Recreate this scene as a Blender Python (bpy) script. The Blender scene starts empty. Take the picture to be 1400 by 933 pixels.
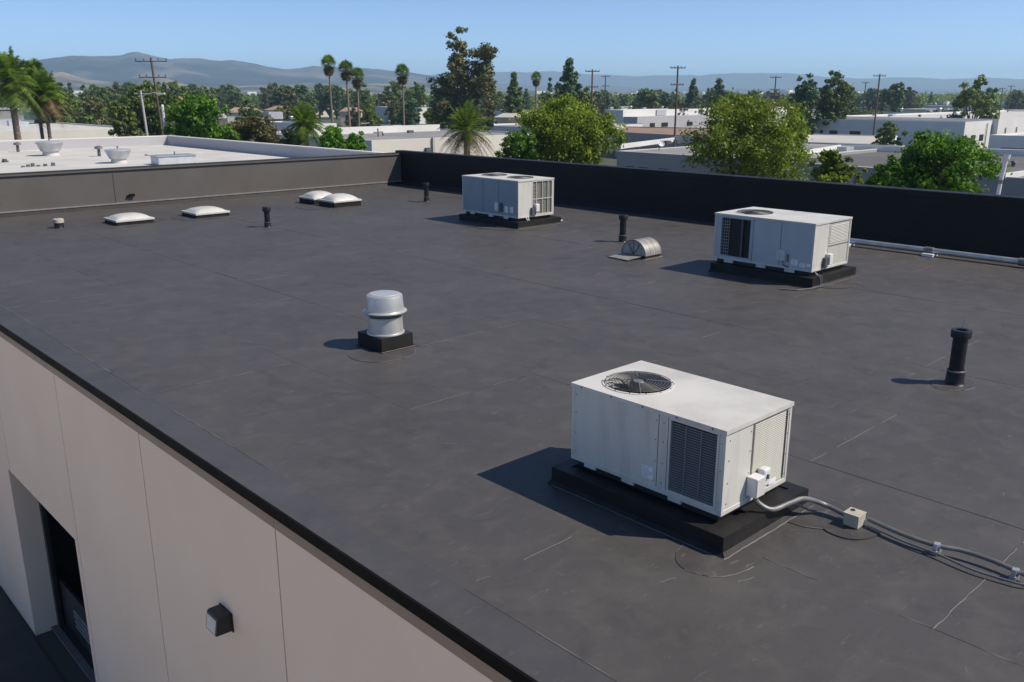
import bpy, math, random
import numpy as np
from mathutils import Vector, Matrix, noise
random.seed(7); RNG = np.random.default_rng(11)
S = bpy.context.scene
COL = S.collection
rad = math.radians
# ------------------------------------------------------------------ camera
# World: X / Y run along the two edges of the main roof, z=0 is the roof, the ground is 8 m lower.
PITCH, YAW, HC, FPX = 15.653, 43.14, 4.5, 1205.6
cam_d = bpy.data.cameras.new('camera'); cam = bpy.data.objects.new('camera', cam_d); COL.objects.link(cam)
cam.location = (0, 0, HC); cam.rotation_euler = (rad(90-PITCH), 0, rad(-YAW))
cam_d.sensor_width = 36; cam_d.lens = FPX/1400*36; cam_d.clip_start = .1; cam_d.clip_end = 60000
S.camera = cam
S.render.resolution_x, S.render.resolution_y = 1024, 682
# ------------------------------------------------------------------ light
SUNV = Vector((.61, -.79, 1.09)).normalized()
w = bpy.data.worlds.new('World'); S.world = w; w.use_nodes = True
nt = w.node_tree; bg = nt.nodes['Background']; sky = nt.nodes.new('ShaderNodeTexSky')
sky.sky_type = 'NISHITA'; sky.sun_disc = False; sky.sun_elevation = math.asin(SUNV.z)
sky.sun_rotation = math.atan2(SUNV.x, SUNV.y); sky.altitude = 0; sky.air_density = .52; sky.dust_density = .12; sky.ozone_density = 4.5
nt.links.new(sky.outputs[0], bg.inputs[0]); bg.inputs[1].default_value = .15
sd = bpy.data.lights.new('sun', 'SUN'); sd.energy = 5.0; sd.angle = rad(.53); sd.color = (1, .90, .765)
sun = bpy.data.objects.new('sun', sd); COL.objects.link(sun); sun.rotation_euler = SUNV.to_track_quat('Z', 'Y').to_euler()
S.view_settings.view_transform = 'Standard'; S.view_settings.look = 'None'; S.view_settings.exposure = .08; S.view_settings.gamma = 1
S.render.engine = 'CYCLES'
S.cycles.volume_max_steps = 64; S.cycles.volume_bounces = 2
GZ = -8.0   # ground level

# camera ray helpers: read a place off the photograph's pixel grid (1400 x 933) at a known height or distance
_cp, _sp, _cy, _sy = math.cos(rad(PITCH)), math.sin(rad(PITCH)), math.cos(rad(YAW)), math.sin(rad(YAW))
FW = np.array([_sy*_cp, _cy*_cp, -_sp]); RT = np.array([_cy, -_sy, 0.]); UP = np.cross(RT, FW)
def ray(x, y): return RT*(x-700)/FPX - UP*(y-466.5)/FPX + FW
def at(x, y, z=0.):
    d = ray(x, y); t = (z-HC)/d[2]; return np.array([d[0]*t, d[1]*t, z])
def far(x, y, dist):
    """point at horizontal distance dist seen at pixel"""
    d = ray(x, y); t = dist/math.hypot(d[0], d[1]); return np.array([d[0]*t, d[1]*t, d[2]*t+HC])

# ------------------------------------------------------------------ materials
def newmat(name):
    m = bpy.data.materials.new(name); m.use_nodes = True
    return m, m.node_tree, m.node_tree.nodes['Principled BSDF']
def N(nt, t, **kw):
    n = nt.nodes.new(t)
    for k, v in kw.items():
        if k in n.inputs.keys(): n.inputs[k].default_value = v
        else: setattr(n, k, v)
    return n
def ramp(nt, fac, stops):
    r = nt.nodes.new('ShaderNodeValToRGB'); e = r.color_ramp.elements
    e[0].position, e[0].color = stops[0][0], (*stops[0][1], 1)
    e[1].position, e[1].color = stops[-1][0], (*stops[-1][1], 1)
    for p, c in stops[1:-1]:
        q = e.new(p); q.color = (*c, 1)
    nt.links.new(fac, r.inputs[0]); return r.outputs[0]
def g3(c): return (c, c, c) if not isinstance(c, tuple) else c
def surf(name, c1, c2, scale=2.0, rough=.6, metal=0., detail=6, bump=0., bscale=40., spec=.5, stretch=(1, 1, 1), space='Object', rvar=.1, mid=None, lo=.3, hi=.7):
    m, nt, b = newmat(name)
    tc = N(nt, 'ShaderNodeTexCoord'); mp = N(nt, 'ShaderNodeMapping'); mp.inputs['Scale'].default_value = stretch
    nt.links.new(tc.outputs[space], mp.inputs[0])
    n = N(nt, 'ShaderNodeTexNoise', Scale=scale, Detail=detail, Roughness=.6); nt.links.new(mp.outputs[0], n.inputs['Vector'])
    st = [(lo, g3(c1)), (hi, g3(c2))]
    if mid: st.insert(1, (.5, g3(mid)))
    nt.links.new(ramp(nt, n.outputs[0], st), b.inputs['Base Color'])
    b.inputs['Metallic'].default_value = metal; b.inputs['Specular IOR Level'].default_value = spec
    mr = N(nt, 'ShaderNodeMapRange'); mr.inputs['To Min'].default_value = max(0, rough-rvar); mr.inputs['To Max'].default_value = min(1, rough+rvar)
    n2 = N(nt, 'ShaderNodeTexNoise', Scale=scale*2.3, Detail=4); nt.links.new(mp.outputs[0], n2.inputs['Vector'])
    nt.links.new(n2.outputs[0], mr.inputs[0]); nt.links.new(mr.outputs[0], b.inputs['Roughness'])
    if bump:
        n3 = N(nt, 'ShaderNodeTexNoise', Scale=bscale, Detail=5); nt.links.new(mp.outputs[0], n3.inputs['Vector'])
        bp = N(nt, 'ShaderNodeBump', Strength=bump, Distance=.01); nt.links.new(n3.outputs[0], bp.inputs['Height']); nt.links.new(bp.outputs[0], b.inputs['Normal'])
    return m
def membrane_mat(name, base, dust, amount=1., rough=.55):
    """dark roofing membrane: cloudy tone, short pale scuffs, wrinkles"""
    m, nt, b = newmat(name); L = nt.links.new
    tc = N(nt, 'ShaderNodeTexCoord').outputs['Object']
    geo = N(nt, 'ShaderNodeNewGeometry').outputs['Position']
    big = N(nt, 'ShaderNodeTexNoise', Scale=.35, Detail=4, Roughness=.55); L(geo, big.inputs['Vector'])
    med = N(nt, 'ShaderNodeTexNoise', Scale=2.2, Detail=8, Roughness=.65, Distortion=.4); L(geo, med.inputs['Vector'])
    base_c = ramp(nt, big.outputs[0], [(.32, tuple(x*.9 for x in base)), (.68, tuple(x*1.12 for x in base))])
    dust_f = ramp(nt, med.outputs[0], [(.47, (0, 0, 0)), (.78, (1, 1, 1))])
    mp = N(nt, 'ShaderNodeMapping'); mp.inputs['Scale'].default_value = (.55, 1.6, 1); mp.inputs['Rotation'].default_value = (0, 0, rad(43)); L(geo, mp.inputs[0])
    sc = N(nt, 'ShaderNodeTexNoise', Scale=6.5, Detail=9, Roughness=.7, Distortion=1.0); L(mp.outputs[0], sc.inputs['Vector'])
    scuff = ramp(nt, sc.outputs[0], [(.60, (0, 0, 0)), (.74, (1, 1, 1))])
    dk = N(nt, 'ShaderNodeTexNoise', Scale=1.3, Detail=9, Roughness=.7, Distortion=.8); L(geo, dk.inputs['Vector'])
    dark = ramp(nt, dk.outputs[0], [(.30, (.78, .78, .80)), (.48, (1, 1, 1))])
    mx = N(nt, 'ShaderNodeMix', data_type='RGBA'); mx.inputs[7].default_value = (*dust, 1)
    ml = N(nt, 'ShaderNodeMath', operation='MULTIPLY'); ml.inputs[1].default_value = .45*amount; L(dust_f, ml.inputs[0]); L(ml.outputs[0], mx.inputs[0]); L(base_c, mx.inputs[6])
    mx2 = N(nt, 'ShaderNodeMix', data_type='RGBA'); mx2.inputs[7].default_value = (dust[0]*1.35, dust[1]*1.3, dust[2]*1.25, 1)
    ml2 = N(nt, 'ShaderNodeMath', operation='MULTIPLY'); ml2.inputs[1].default_value = .85*amount; L(scuff, ml2.inputs[0]); L(ml2.outputs[0], mx2.inputs[0]); L(mx.outputs[2], mx2.inputs[6])
    mu = N(nt, 'ShaderNodeMix', data_type='RGBA', blend_type='MULTIPLY'); mu.inputs[0].default_value = 1; L(mx2.outputs[2], mu.inputs[6]); L(dark, mu.inputs[7])
    L(mu.outputs[2], b.inputs['Base Color'])
    mr = N(nt, 'ShaderNodeMapRange'); mr.inputs['To Min'].default_value = rough-.12; mr.inputs['To Max'].default_value = rough+.16; L(med.outputs[0], mr.inputs[0]); L(mr.outputs[0], b.inputs['Roughness'])
    b.inputs['Specular IOR Level'].default_value = .3
    bn = N(nt, 'ShaderNodeTexNoise', Scale=2.0, Detail=7, Roughness=.6); L(mp.outputs[0], bn.inputs['Vector'])
    bp = N(nt, 'ShaderNodeBump', Strength=.3, Distance=.03); L(bn.outputs[0], bp.inputs['Height']); L(bp.outputs[0], b.inputs['Normal'])
    return m
def leaf_mat(name, c_dark, c_mid, c_light, trans=.35, scale=.6):
    m, nt, b = newmat(name); L = nt.links.new
    geo = N(nt, 'ShaderNodeNewGeometry'); oi = N(nt, 'ShaderNodeObjectInfo')
    n = N(nt, 'ShaderNodeTexNoise', Scale=scale, Detail=5, Roughness=.6); L(geo.outputs['Position'], n.inputs['Vector'])
    ad = N(nt, 'ShaderNodeMath', operation='MULTIPLY_ADD'); ad.inputs[1].default_value = .28; ad.inputs[2].default_value = -.14; L(geo.outputs['Random Per Island'], ad.inputs[0])
    a2 = N(nt, 'ShaderNodeMath', operation='ADD'); L(ad.outputs[0], a2.inputs[0]); L(n.outputs[0], a2.inputs[1])
    c = ramp(nt, a2.outputs[0], [(.25, c_dark), (.5, c_mid), (.78, c_light)])
    hs = N(nt, 'ShaderNodeHueSaturation'); mr = N(nt, 'ShaderNodeMapRange'); mr.inputs['To Min'].default_value = .8; mr.inputs['To Max'].default_value = 1.15
    L(oi.outputs['Random'], mr.inputs[0]); L(mr.outputs[0], hs.inputs['Value']); L(c, hs.inputs['Color'])
    L(hs.outputs[0], b.inputs['Base Color']); b.inputs['Roughness'].default_value = .55; b.inputs['Specular IOR Level'].default_value = .35
    tr = N(nt, 'ShaderNodeBsdfTranslucent'); L(hs.outputs[0], tr.inputs[0]); mix = N(nt, 'ShaderNodeMixShader'); mix.inputs[0].default_value = trans
    L(b.outputs[0], mix.inputs[1]); L(tr.outputs[0], mix.inputs[2]); L(mix.outputs[0], nt.nodes['Material Output'].inputs[0])
    return m
M = {}
M['membrane'] = membrane_mat('roof_membrane', (.067, .063, .0615), (.128, .121, .112), .75, .56)
M['membrane_edge'] = membrane_mat('roof_edge_strip', (.062, .061, .0645), (.115, .11, .105), .55, .56)
M['patch'] = membrane_mat('roof_patch', (.060, .056, .056), (.13, .118, .105), 1.3)
M['parapet_skin'] = surf('parapet_skin', (.088, .078, .069), (.108, .098, .089), .7, .55, bump=.15, bscale=6)
M['curb'] = surf('curb_membrane', (.011, .011, .011), (.024, .022, .021), 3, .55, spec=.25, bump=.25, bscale=18)
M['pipe_black'] = surf('black_pipe', (.008, .008, .009), (.018, .018, .019), 5, .45, spec=.35, bump=.1)
M['lap'] = surf('lap_sealant', (.085, .08, .076), (.16, .15, .14), 5, .6, detail=8)
M['bar_metal'] = surf('bar_metal', .17, .24, 3, .6)
M['seam_dark'] = surf('seam_dark', .03, .05, 5, .6)
M['black_edge'] = surf('black_edge_metal', .005, .008, 2, .7, spec=.08)
M['brown_fascia'] = surf('brown_fascia', (.23, .165, .12), (.27, .20, .15), .8, .55)
M['beige_wall'] = surf('beige_panel', (.74, .585, .45), (.80, .645, .505), .35, .85, bump=.2, bscale=25)
M['joint'] = surf('joint_sealant', (.15, .13, .12), (.2, .18, .16), 3, .8)
M['cabinet'] = surf('cabinet_paint', (.47, .455, .41), (.60, .585, .535), 2.2, .42, bump=.05, bscale=4, stretch=(2.5, 2.5, .35), mid=(.575, .56, .51))
M['cabinet_blue'] = surf('grey_cabinet_side', (.40, .435, .45), (.47, .50, .515), 1.5, .42)  # blue-grey tone for the right unit's side and rear panels
M['cabinet_slate'] = surf('slate_cabinet_side', (.235, .285, .32), (.29, .34, .37), 1.5, .42)  # far unit's side and rear panels, darker and bluer than its ends
M['cabinet_top'] = surf('cabinet_top_paint', (.47, .455, .415), (.60, .59, .55), 1.2, .5, mid=(.565, .555, .515))
M['coil'] = surf('dark_coil', .012, .028, 30, .55, metal=.3)
M['coil_light'] = surf('pale_coil', (.17, .165, .14), (.23, .22, .19), 14, .6, metal=.3)
M['louvre'] = surf('louvre_paint', (.44, .43, .37), (.52, .51, .45), 4, .5)
M['slat_dark'] = surf('grille_slat', (.07, .07, .07), (.12, .12, .12), 4, .5)
M['slat_grey'] = surf('grille_slat_light', (.12, .125, .13), (.17, .175, .18), 4, .5)
M['louvre_back'] = surf('louvre_back', (.36, .35, .30), (.42, .41, .36), 4, .6)
M['galv'] = surf('galvanised_steel', (.42, .43, .44), (.62, .63, .64), 3.5, .42, metal=.75, detail=8, rvar=.1)
M['galv_dull'] = surf('weathered_galvanised', (.22, .215, .20), (.40, .39, .36), 5, .5, metal=.35, detail=9)
M['alu'] = surf('spun_aluminium', (.52, .51, .48), (.66, .65, .615), 3, .42, metal=.6)
M['alu_top'] = surf('weathered_aluminium', (.45, .47, .50), (.6, .62, .65), 2, .5, metal=.5)
M['steel_grey'] = surf('conduit_grey', (.12, .12, .12), (.19, .19, .185), 6, .5, metal=.2)
M['jbox'] = surf('junction_box_paint', (.36, .34, .28), (.50, .47, .39), 8, .6)
M['plastic_white'] = surf('white_plastic', .62, .70, 4, .5)
M['sticker'] = surf('sticker_white', .78, .84, 8, .5)
M['ink'] = surf('ink', .12, .2, 8, .6)
M['dome'] = surf('skylight_acrylic', (.50, .485, .45), (.60, .585, .55), 1.6, .3)
M['fan_blade'] = surf('fan_blade', .006, .010, 4, .8, spec=.1)
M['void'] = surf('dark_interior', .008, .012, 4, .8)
M['frame_dark'] = surf('dark_frame', .02, .03, 4, .45)
M['asphalt'] = surf('asphalt', (.03, .034, .037), (.05, .053, .055), .8, .85, bump=.3, bscale=30)
M['ground'] = surf('ground_mixed', (.06, .06, .055), (.13, .125, .11), .02, .9, mid=(.055, .065, .035), space='Object')
M['white_roof'] = surf('white_roof_coating', (.47, .455, .42), (.60, .585, .55), .35, .7, detail=8)
M['roof_grey'] = surf('grey_roof_coating', (.19, .19, .185), (.29, .285, .275), .12, .8, detail=8)
M['roof_dark'] = surf('dark_roof', (.085, .08, .078), (.13, .122, .118), .15, .8, detail=8)
M['roof_brown'] = surf('brown_gravel_roof', (.21, .135, .10), (.30, .20, .155), .2, .9, detail=8)
M['roof_beige'] = surf('beige_roof', (.42, .41, .37), (.52, .50, .45), .1, .8, detail=8)
M['wall_white'] = surf('white_wall', (.62, .61, .58), (.74, .73, .70), .12, .8, detail=7)
M['wall_beige'] = surf('cream_wall', (.56, .53, .46), (.66, .63, .56), .1, .8, detail=7)
M['wall_grey'] = surf('grey_wall', (.26, .255, .25), (.34, .33, .32), .1, .8, detail=7)
M['wall_lilac_shade'] = surf('lilac_shade_wall', (.38, .37, .385), (.46, .45, .465), .1, .8)  # lilac-grey; on several blocks the wall's shade is put into this colour
M['wall_pink'] = surf('peach_wall', (.52, .36, .27), (.62, .45, .35), .3, .8)
M['roof_tile'] = surf('tile_roof', (.28, .17, .125), (.38, .25, .19), .5, .85)
M['terracotta'] = surf('terracotta_dome', (.62, .33, .2), (.7, .42, .28), .5, .7)
M['lens'] = surf('lamp_lens', .45, .55, 3, .3)
M['glass_dark'] = surf('dark_window', .015, .03, 2, .15)
M['wood_pole'] = surf('weathered_pole', (.09, .06, .045), (.15, .105, .08), 2, .9, stretch=(4, 4, .4))
M['pole_grey'] = surf('grey_pole', (.4, .39, .36), (.5, .49, .46), 2, .6)
M['bark'] = surf('bark', (.10, .075, .055), (.19, .15, .115), 3, .9, bump=.5, stretch=(3, 3, .7))
M['bark_palm'] = surf('palm_bark', (.17, .12, .09), (.28, .21, .16), 3, .9, bump=.5, stretch=(1, 1, 4))
M['leaf_bright'] = leaf_mat('leaf_bright', (0.061, 0.106, 0.009), (0.183, 0.263, 0.015), (0.353, 0.435, 0.039), .42)
M['leaf_fresh'] = leaf_mat('leaf_fresh', (0.040, 0.109, 0.007), (0.114, 0.261, 0.013), (0.228, 0.435, 0.031), .42)
M['leaf_olive'] = leaf_mat('leaf_olive', (0.052, 0.058, 0.019), (0.124, 0.117, 0.046), (0.208, 0.189, 0.078))
M['leaf_dark'] = leaf_mat('leaf_dark', (0.058, 0.100, 0.022), (0.134, 0.198, 0.042), (0.266, 0.321, 0.066), .3)
M['leaf_bluegreen'] = leaf_mat('leaf_bluegreen', (0.042, 0.089, 0.037), (0.083, 0.154, 0.066), (0.168, 0.244, 0.093), .25)
M['leaf_euc'] = leaf_mat('leaf_euc', (0.040, 0.064, 0.021), (0.112, 0.132, 0.046), (0.290, 0.211, 0.092), .25)
M['leaf_palm'] = leaf_mat('leaf_palm', (.055, .11, .015), (.13, .22, .025), (.25, .34, .05), .45, 1.2)
M['leaf_dry'] = leaf_mat('leaf_dry', (.10, .07, .03), (.17, .12, .05), (.24, .18, .085), .2, 1.2)
M['hill_near'] = surf('hill_scrub_relief', (.006, .016, .018), (.15, .13, .105), .0024, .95, detail=11, mid=(.030, .036, .036), lo=.40, hi=.64, stretch=(1, 1, 2.5))  # scrub tone, contrast raised to paint in ridge and valley shading
M['hill_dry'] = surf('hill_dry_grass', (.025, .040, .025), (.24, .20, .145), .006, .95, detail=11, mid=(.10, .09, .055), lo=.42, hi=.62)
M['hill_far'] = surf('hill_far', (.05, .06, .06), (.08, .09, .085), .001, .95)

# ------------------------------------------------------------------ mesh builder
class MB:
    def __init__(s): s.v = []; s.f = []
    def add(s, vs, fs):
        o = len(s.v); s.v += [tuple(map(float, q)) for q in vs]; s.f += [tuple(i+o for i in q) for q in fs]; return s
    def box(s, x0, x1, y0, y1, z0, z1):
        return s.add([(x0,y0,z0),(x1,y0,z0),(x1,y1,z0),(x0,y1,z0),(x0,y0,z1),(x1,y0,z1),(x1,y1,z1),(x0,y1,z1)],
                     [(0,3,2,1),(4,5,6,7),(0,1,5,4),(1,2,6,5),(2,3,7,6),(3,0,4,7)])
    def prism(s, pts, z0, z1):
        a = sum(pts[i][0]*pts[(i+1) % len(pts)][1]-pts[(i+1) % len(pts)][0]*pts[i][1] for i in range(len(pts)))
        if a < 0: pts = pts[::-1]
        n = len(pts)
        return s.add([(p[0], p[1], z0) for p in pts]+[(p[0], p[1], z1) for p in pts],
                     [tuple(range(n))[::-1], tuple(range(n, 2*n))]+[(i, (i+1) % n, (i+1) % n+n, i+n) for i in range(n)])
    def wallseg(s, a, b, t, z0, z1):
        a = np.array(a[:2], float); b = np.array(b[:2], float); d = b-a; d /= np.hypot(*d); n = np.array([-d[1], d[0]])*t/2
        return s.prism([tuple(a+n), tuple(a-n), tuple(b-n), tuple(b+n)], z0, z1)
    def tube(s, pts, r, n=8, cap=True):
        pts = [Vector(p) for p in pts]; rs = r if isinstance(r, (list, tuple)) else [r]*len(pts)
        o = len(s.v); ref = Vector((0, 0, 1))
        for i, p in enumerate(pts):
            d = (pts[min(i+1, len(pts)-1)]-pts[max(i-1, 0)]).normalized()
            rr = ref if abs(d.dot(ref)) < .95 else Vector((1, 0, 0))
            a = d.cross(rr).normalized(); b = d.cross(a)
            for k in range(n):
                t = 2*math.pi*k/n; q = p+(a*math.cos(t)+b*math.sin(t))*rs[i]; s.v.append(tuple(q))
        for i in range(len(pts)-1):
            for k in range(n):
                s.f.append((o+i*n+k, o+i*n+(k+1) % n, o+(i+1)*n+(k+1) % n, o+(i+1)*n+k))
        if cap: s.f.append(tuple(o+k for k in range(n))[::-1]); s.f.append(tuple(o+(len(pts)-1)*n+k for k in range(n)))
        return s
    def lathe(s, prof, c=(0, 0), n=24, close=True):
        o = len(s.v)
        for r, z in prof:
            for k in range(n):
                t = 2*math.pi*k/n; s.v.append((c[0]+r*math.cos(t), c[1]+r*math.sin(t), z))
        for i in range(len(prof)-1):
            for k in range(n): s.f.append((o+i*n+k, o+i*n+(k+1) % n, o+(i+1)*n+(k+1) % n, o+(i+1)*n+k))
        if close: s.f.append(tuple(o+k for k in range(n))[::-1]); s.f.append(tuple(o+(len(prof)-1)*n+k for k in range(n)))
        return s
    def build(s, name, mat, parent=None, loc=None, bevel=0, smooth=False):
        me = bpy.data.meshes.new(name); me.from_pydata(s.v, [], s.f); me.materials.append(M[mat] if isinstance(mat, str) else mat)
        if smooth:
            me.polygons.foreach_set('use_smooth', [True]*len(me.polygons)); me.set_sharp_from_angle(angle=rad(35))
        o = bpy.data.objects.new(name, me); COL.objects.link(o)
        if parent: o.parent = parent
        if loc is not None: o.location = loc
        if bevel:
            b = o.modifiers.new('bevel', 'BEVEL'); b.width = bevel; b.segments = 2; b.limit_method = 'ANGLE'
        return o
def npmesh(name, V, F, mat, parent=None, loc=None, smooth=False):
    me = bpy.data.meshes.new(name); V = np.asarray(V, dtype=np.float32); F = np.asarray(F, dtype=np.int32); k = F.shape[1]
    me.vertices.add(len(V)); me.vertices.foreach_set('co', V.ravel()); me.loops.add(F.size); me.loops.foreach_set('vertex_index', F.ravel())
    me.polygons.add(len(F)); me.polygons.foreach_set('loop_start', np.arange(0, F.size, k, dtype=np.int32))
    if smooth: me.polygons.foreach_set('use_smooth', [True]*len(F))
    me.update(calc_edges=True); me.materials.append(M[mat] if isinstance(mat, str) else mat)
    o = bpy.data.objects.new(name, me); COL.objects.link(o)
    if parent: o.parent = parent
    if loc is not None: o.location = loc
    return o
def tag(o, label=None, cat=None, group=None, kind=None):
    if label: o['label'] = label
    if cat: o['category'] = cat
    if group: o['group'] = group
    if kind: o['kind'] = kind
    return o
def thing(name, label, cat, loc=(0, 0, 0), rz=0, group=None):
    o = bpy.data.objects.new(name, None); COL.objects.link(o); o.location = tuple(map(float, loc)); o.rotation_euler = (0, 0, rz); o.empty_display_size = .2
    return tag(o, label, cat, group)
def same(o, name=None, parent=None, loc=None, rz=None):
    c = o.copy(); COL.objects.link(c); c.parent = parent if parent is not None else o.parent
    if loc is not None: c.location = loc
    if rz is not None: c.rotation_euler = (0, 0, rz)
    return c
def copy_tree(o, parent=None):
    c = o.copy(); COL.objects.link(c); c.parent = parent
    for ch in list(o.children): copy_tree(ch, c)
    return c
def put(o, loc, rz=0, label=None, scale=None):
    o.location = tuple(map(float, loc)); o.rotation_euler = (0, 0, rz)
    if label: o['label'] = label
    if scale: o.scale = scale if isinstance(scale, tuple) else (scale,)*3
    return o

# ================================================================== GROUND, HILLS, HAZE
g = MB()
R_ = 12500
g.add([(-R_, -R_, GZ), (R_, -R_, GZ), (R_, R_, GZ), (-R_, R_, GZ)], [(0, 1, 2, 3)])
tag(g.build('ground', 'ground'), kind='structure')
g = MB(); g.box(-30, 4.2, -30, 60, GZ, GZ+.05); tag(g.build('driveway', 'asphalt'), kind='structure')
g = MB(); g.box(-140, -1.2, -80, 150, GZ, GZ+.08); M['bounce_yard'] = surf('bounce_yard', (.46, .42, .36), (.56, .51, .44), .3, .85); tag(g.build('bounce_yard', 'bounce_yard'), kind='structure')  # pale slab added out of view to bounce warm light onto the side wall
g = MB(); g.box(27.8, 75, -60, 38, GZ, GZ+.04); tag(g.build('service_yard', 'asphalt'), kind='structure')

def ridge(name, pts, dist, foot, mat, cols=420, rows=36, amp=.5, seed=0, x0=-600, x1=2000, smoothk=1.0):
    px = np.array([p[0] for p in pts]); py = np.array([p[1] for p in pts])
    V = []; 
    for i in range(cols):
        x = x0+(x1-x0)*i/(cols-1); y = np.interp(x, px, py)+1.1*noise.fractal((x*.035, seed, 2.2), 1., 2., 4)
        d = ray(x, 128.7); a = math.atan2(d[0], d[1])
        D = dist*(1+.06*noise.noise((x*.004, seed, 0)))
        Hh = (128.7-y)*D*math.hypot(d[0], d[1])/FPX/1.0 * (FPX/math.hypot(FPX, 0)) 
        # angular height -> metres: z at pixel y for horizontal distance D
        q = far(x, y, D); Hh = q[2]-GZ
        for j in range(rows):
            t = j/(rows-1); r = foot+(D-foot)*t
            X, Y = r*math.sin(a), r*math.cos(a)
            s = 1/(foot*.16)
            nz = noise.fractal((X*s*smoothk, Y*s*smoothk, seed), 1.0, 2.1, 8)
            rg = 1-abs(noise.noise((X*s*.7, Y*s*.7, seed+5)))*1.6
            base = t**1.25
            h = Hh*(base*(1-amp*(1-t))+amp*.55*(rg*.6+nz*.7)*base*(1-t)*1.6+.035*nz*(t)+.30*(rg-.5)*t*(1.02-t)*4*amp)
            V.append((X, Y, GZ-2+max(0, h)))
        V.append(((D*1.15)*math.sin(a), (D*1.15)*math.cos(a), GZ-30))
    n = rows+1; F = [(i*n+j, (i+1)*n+j, (i+1)*n+j+1, i*n+j+1) for i in range(cols-1) for j in range(n-1)]
    return tag(npmesh(name, V, F, mat, smooth=True), kind='structure')
ridge('mountain_range', [(-600, 92), (-200, 86), (0, 83), (60, 82), (80, 79), (105, 76), (130, 78), (150, 76), (170, 76), (182, 73), (193, 71), (205, 73), (222, 78), (238, 82), (255, 80), (275, 79), (290, 82), (305, 83), (320, 82), (345, 86), (370, 91), (390, 94), (410, 93), (430, 90), (450, 91), (475, 93), (500, 94), (520, 95), (545, 98), (575, 102), (610, 108), (650, 116), (700, 124), (800, 130), (2000, 130)],
      5400, 3200, 'hill_near', amp=.75, seed=3)
ridge('foothills', [(-600, 118), (-100, 108), (0, 104), (50, 100), (90, 98), (120, 108), (160, 112), (200, 104), (230, 107), (260, 116), (330, 117), (420, 112), (470, 116), (560, 112), (600, 116), (700, 122), (900, 127), (2000, 130)],
      3300, 2300, 'hill_dry', amp=.7, seed=9, rows=24)
ridge('far_hills', [(-600, 131), (400, 131), (560, 108), (600, 101), (640, 99), (680, 98), (720, 99), (755, 97), (800, 101), (850, 104), (900, 103), (950, 103), (1000, 100), (1050, 100), (1090, 101), (1130, 104), (1180, 107), (1230, 105), (1290, 108), (1350, 106), (1400, 108), (2000, 114)],
      9300, 7500, 'hill_far', amp=.3, seed=21, rows=20)
ridge('low_hills', [(-600, 131), (500, 131), (590, 113), (640, 112), (700, 115), (760, 118), (830, 117), (900, 121), (980, 122), (1060, 120), (1150, 123), (1300, 122), (1400, 124), (2000, 127)],
      6200, 4800, 'hill_far', amp=.3, seed=31, rows=16)
hz = MB(); hz.box(-13000, 13000, -13000, 13000, GZ-40, 300)
hm = bpy.data.materials.new('haze_air'); hm.use_nodes = True; ht = hm.node_tree; ht.nodes.remove(ht.nodes['Principled BSDF'])
pv = ht.nodes.new('ShaderNodeVolumePrincipled'); pv.inputs['Color'].default_value = (.52, .77, 1, 1); pv.inputs['Density'].default_value = 1.35e-4; pv.inputs['Anisotropy'].default_value = .1
ht.links.new(pv.outputs[0], ht.nodes['Material Output'].inputs['Volume'])
M['haze'] = hm
tag(hz.build('haze', 'haze'), kind='stuff')

# ================================================================== MAIN BUILDING
X0, X1, YF, YB = 4.284, 27.4, -9.0, 37.6
main = thing('flat_roofed_building', 'dark flat-roofed building filling the foreground, beige panel side wall and black parapets', 'building', (15, 15, GZ))
mi = main.matrix_world.inverted() if False else Matrix.Translation((-15, -15, -GZ))
def mpart(mb, name, mat, bevel=0, smooth=False):
    mb.v = [(a-15, b-15, c-GZ) for a, b, c in mb.v]
    return mb.build(name, mat, main, bevel=bevel, smooth=smooth)
DK = (16.75, 21.25, -3.67)   # dock opening y0, y1, top z
d = MB(); d.box(X0+.06, X1+.3, YF, YB+.3, -.29, -.021); mpart(d, 'roof_deck', 'seam_dark')
d = MB(); d.box(X1, X1+.4, YF, YB+.4, GZ, -.36); mpart(d, 'side_wall', 'beige_wall')
d = MB(); d.box(X0+.3, X1-.01, YB, YB+.4, GZ, -.36); mpart(d, 'end_wall', 'beige_wall')
# wall panels with recessed joints
JY = [-9.0, -3.65, .42, 4.48, 8.55, 12.62, 16.55, 21.1, 25.2, 29.3, 33.4, 38.0]
for a, b in zip(JY[:-1], JY[1:]):
    m = MB(); a2, b2 = a+.013, b-.013
    if a == 16.55:
        m.box(X0, X0+.3, a2, b2, DK[2], -.30); m.box(X0, X0+.3, a2, DK[0], GZ, DK[2]-.0)
    elif a == 21.1:
        m.box(X0, X0+.3, a2, b2, DK[2], -.30); m.box(X0, X0+.3, DK[1], b2, GZ, DK[2])
    else: m.box(X0, X0+.3, a2, b2, GZ, -.30)
    mpart(m, 'wall_panel', 'beige_wall')
for y in JY[1:-1]:
    m = MB(); m.box(X0+.02, X0+.1, y-.014, y+.014, DK[2]+.01 if 16.7 < y < 21.2 else GZ, -.31); mpart(m, 'panel_joint', 'joint')
for a, b in zip(JY[:-1], JY[1:]):
    m = MB(); m.box(X0-.012, X0+.2, a+.004, b-.004, -.298, -.125); mpart(m, 'fascia_band', 'brown_fascia')
    m = MB(); m.box(X0-.05, X0-.02, a+.002, b-.002, -.128, .006); mpart(m, 'edge_coping', 'black_edge')
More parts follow.
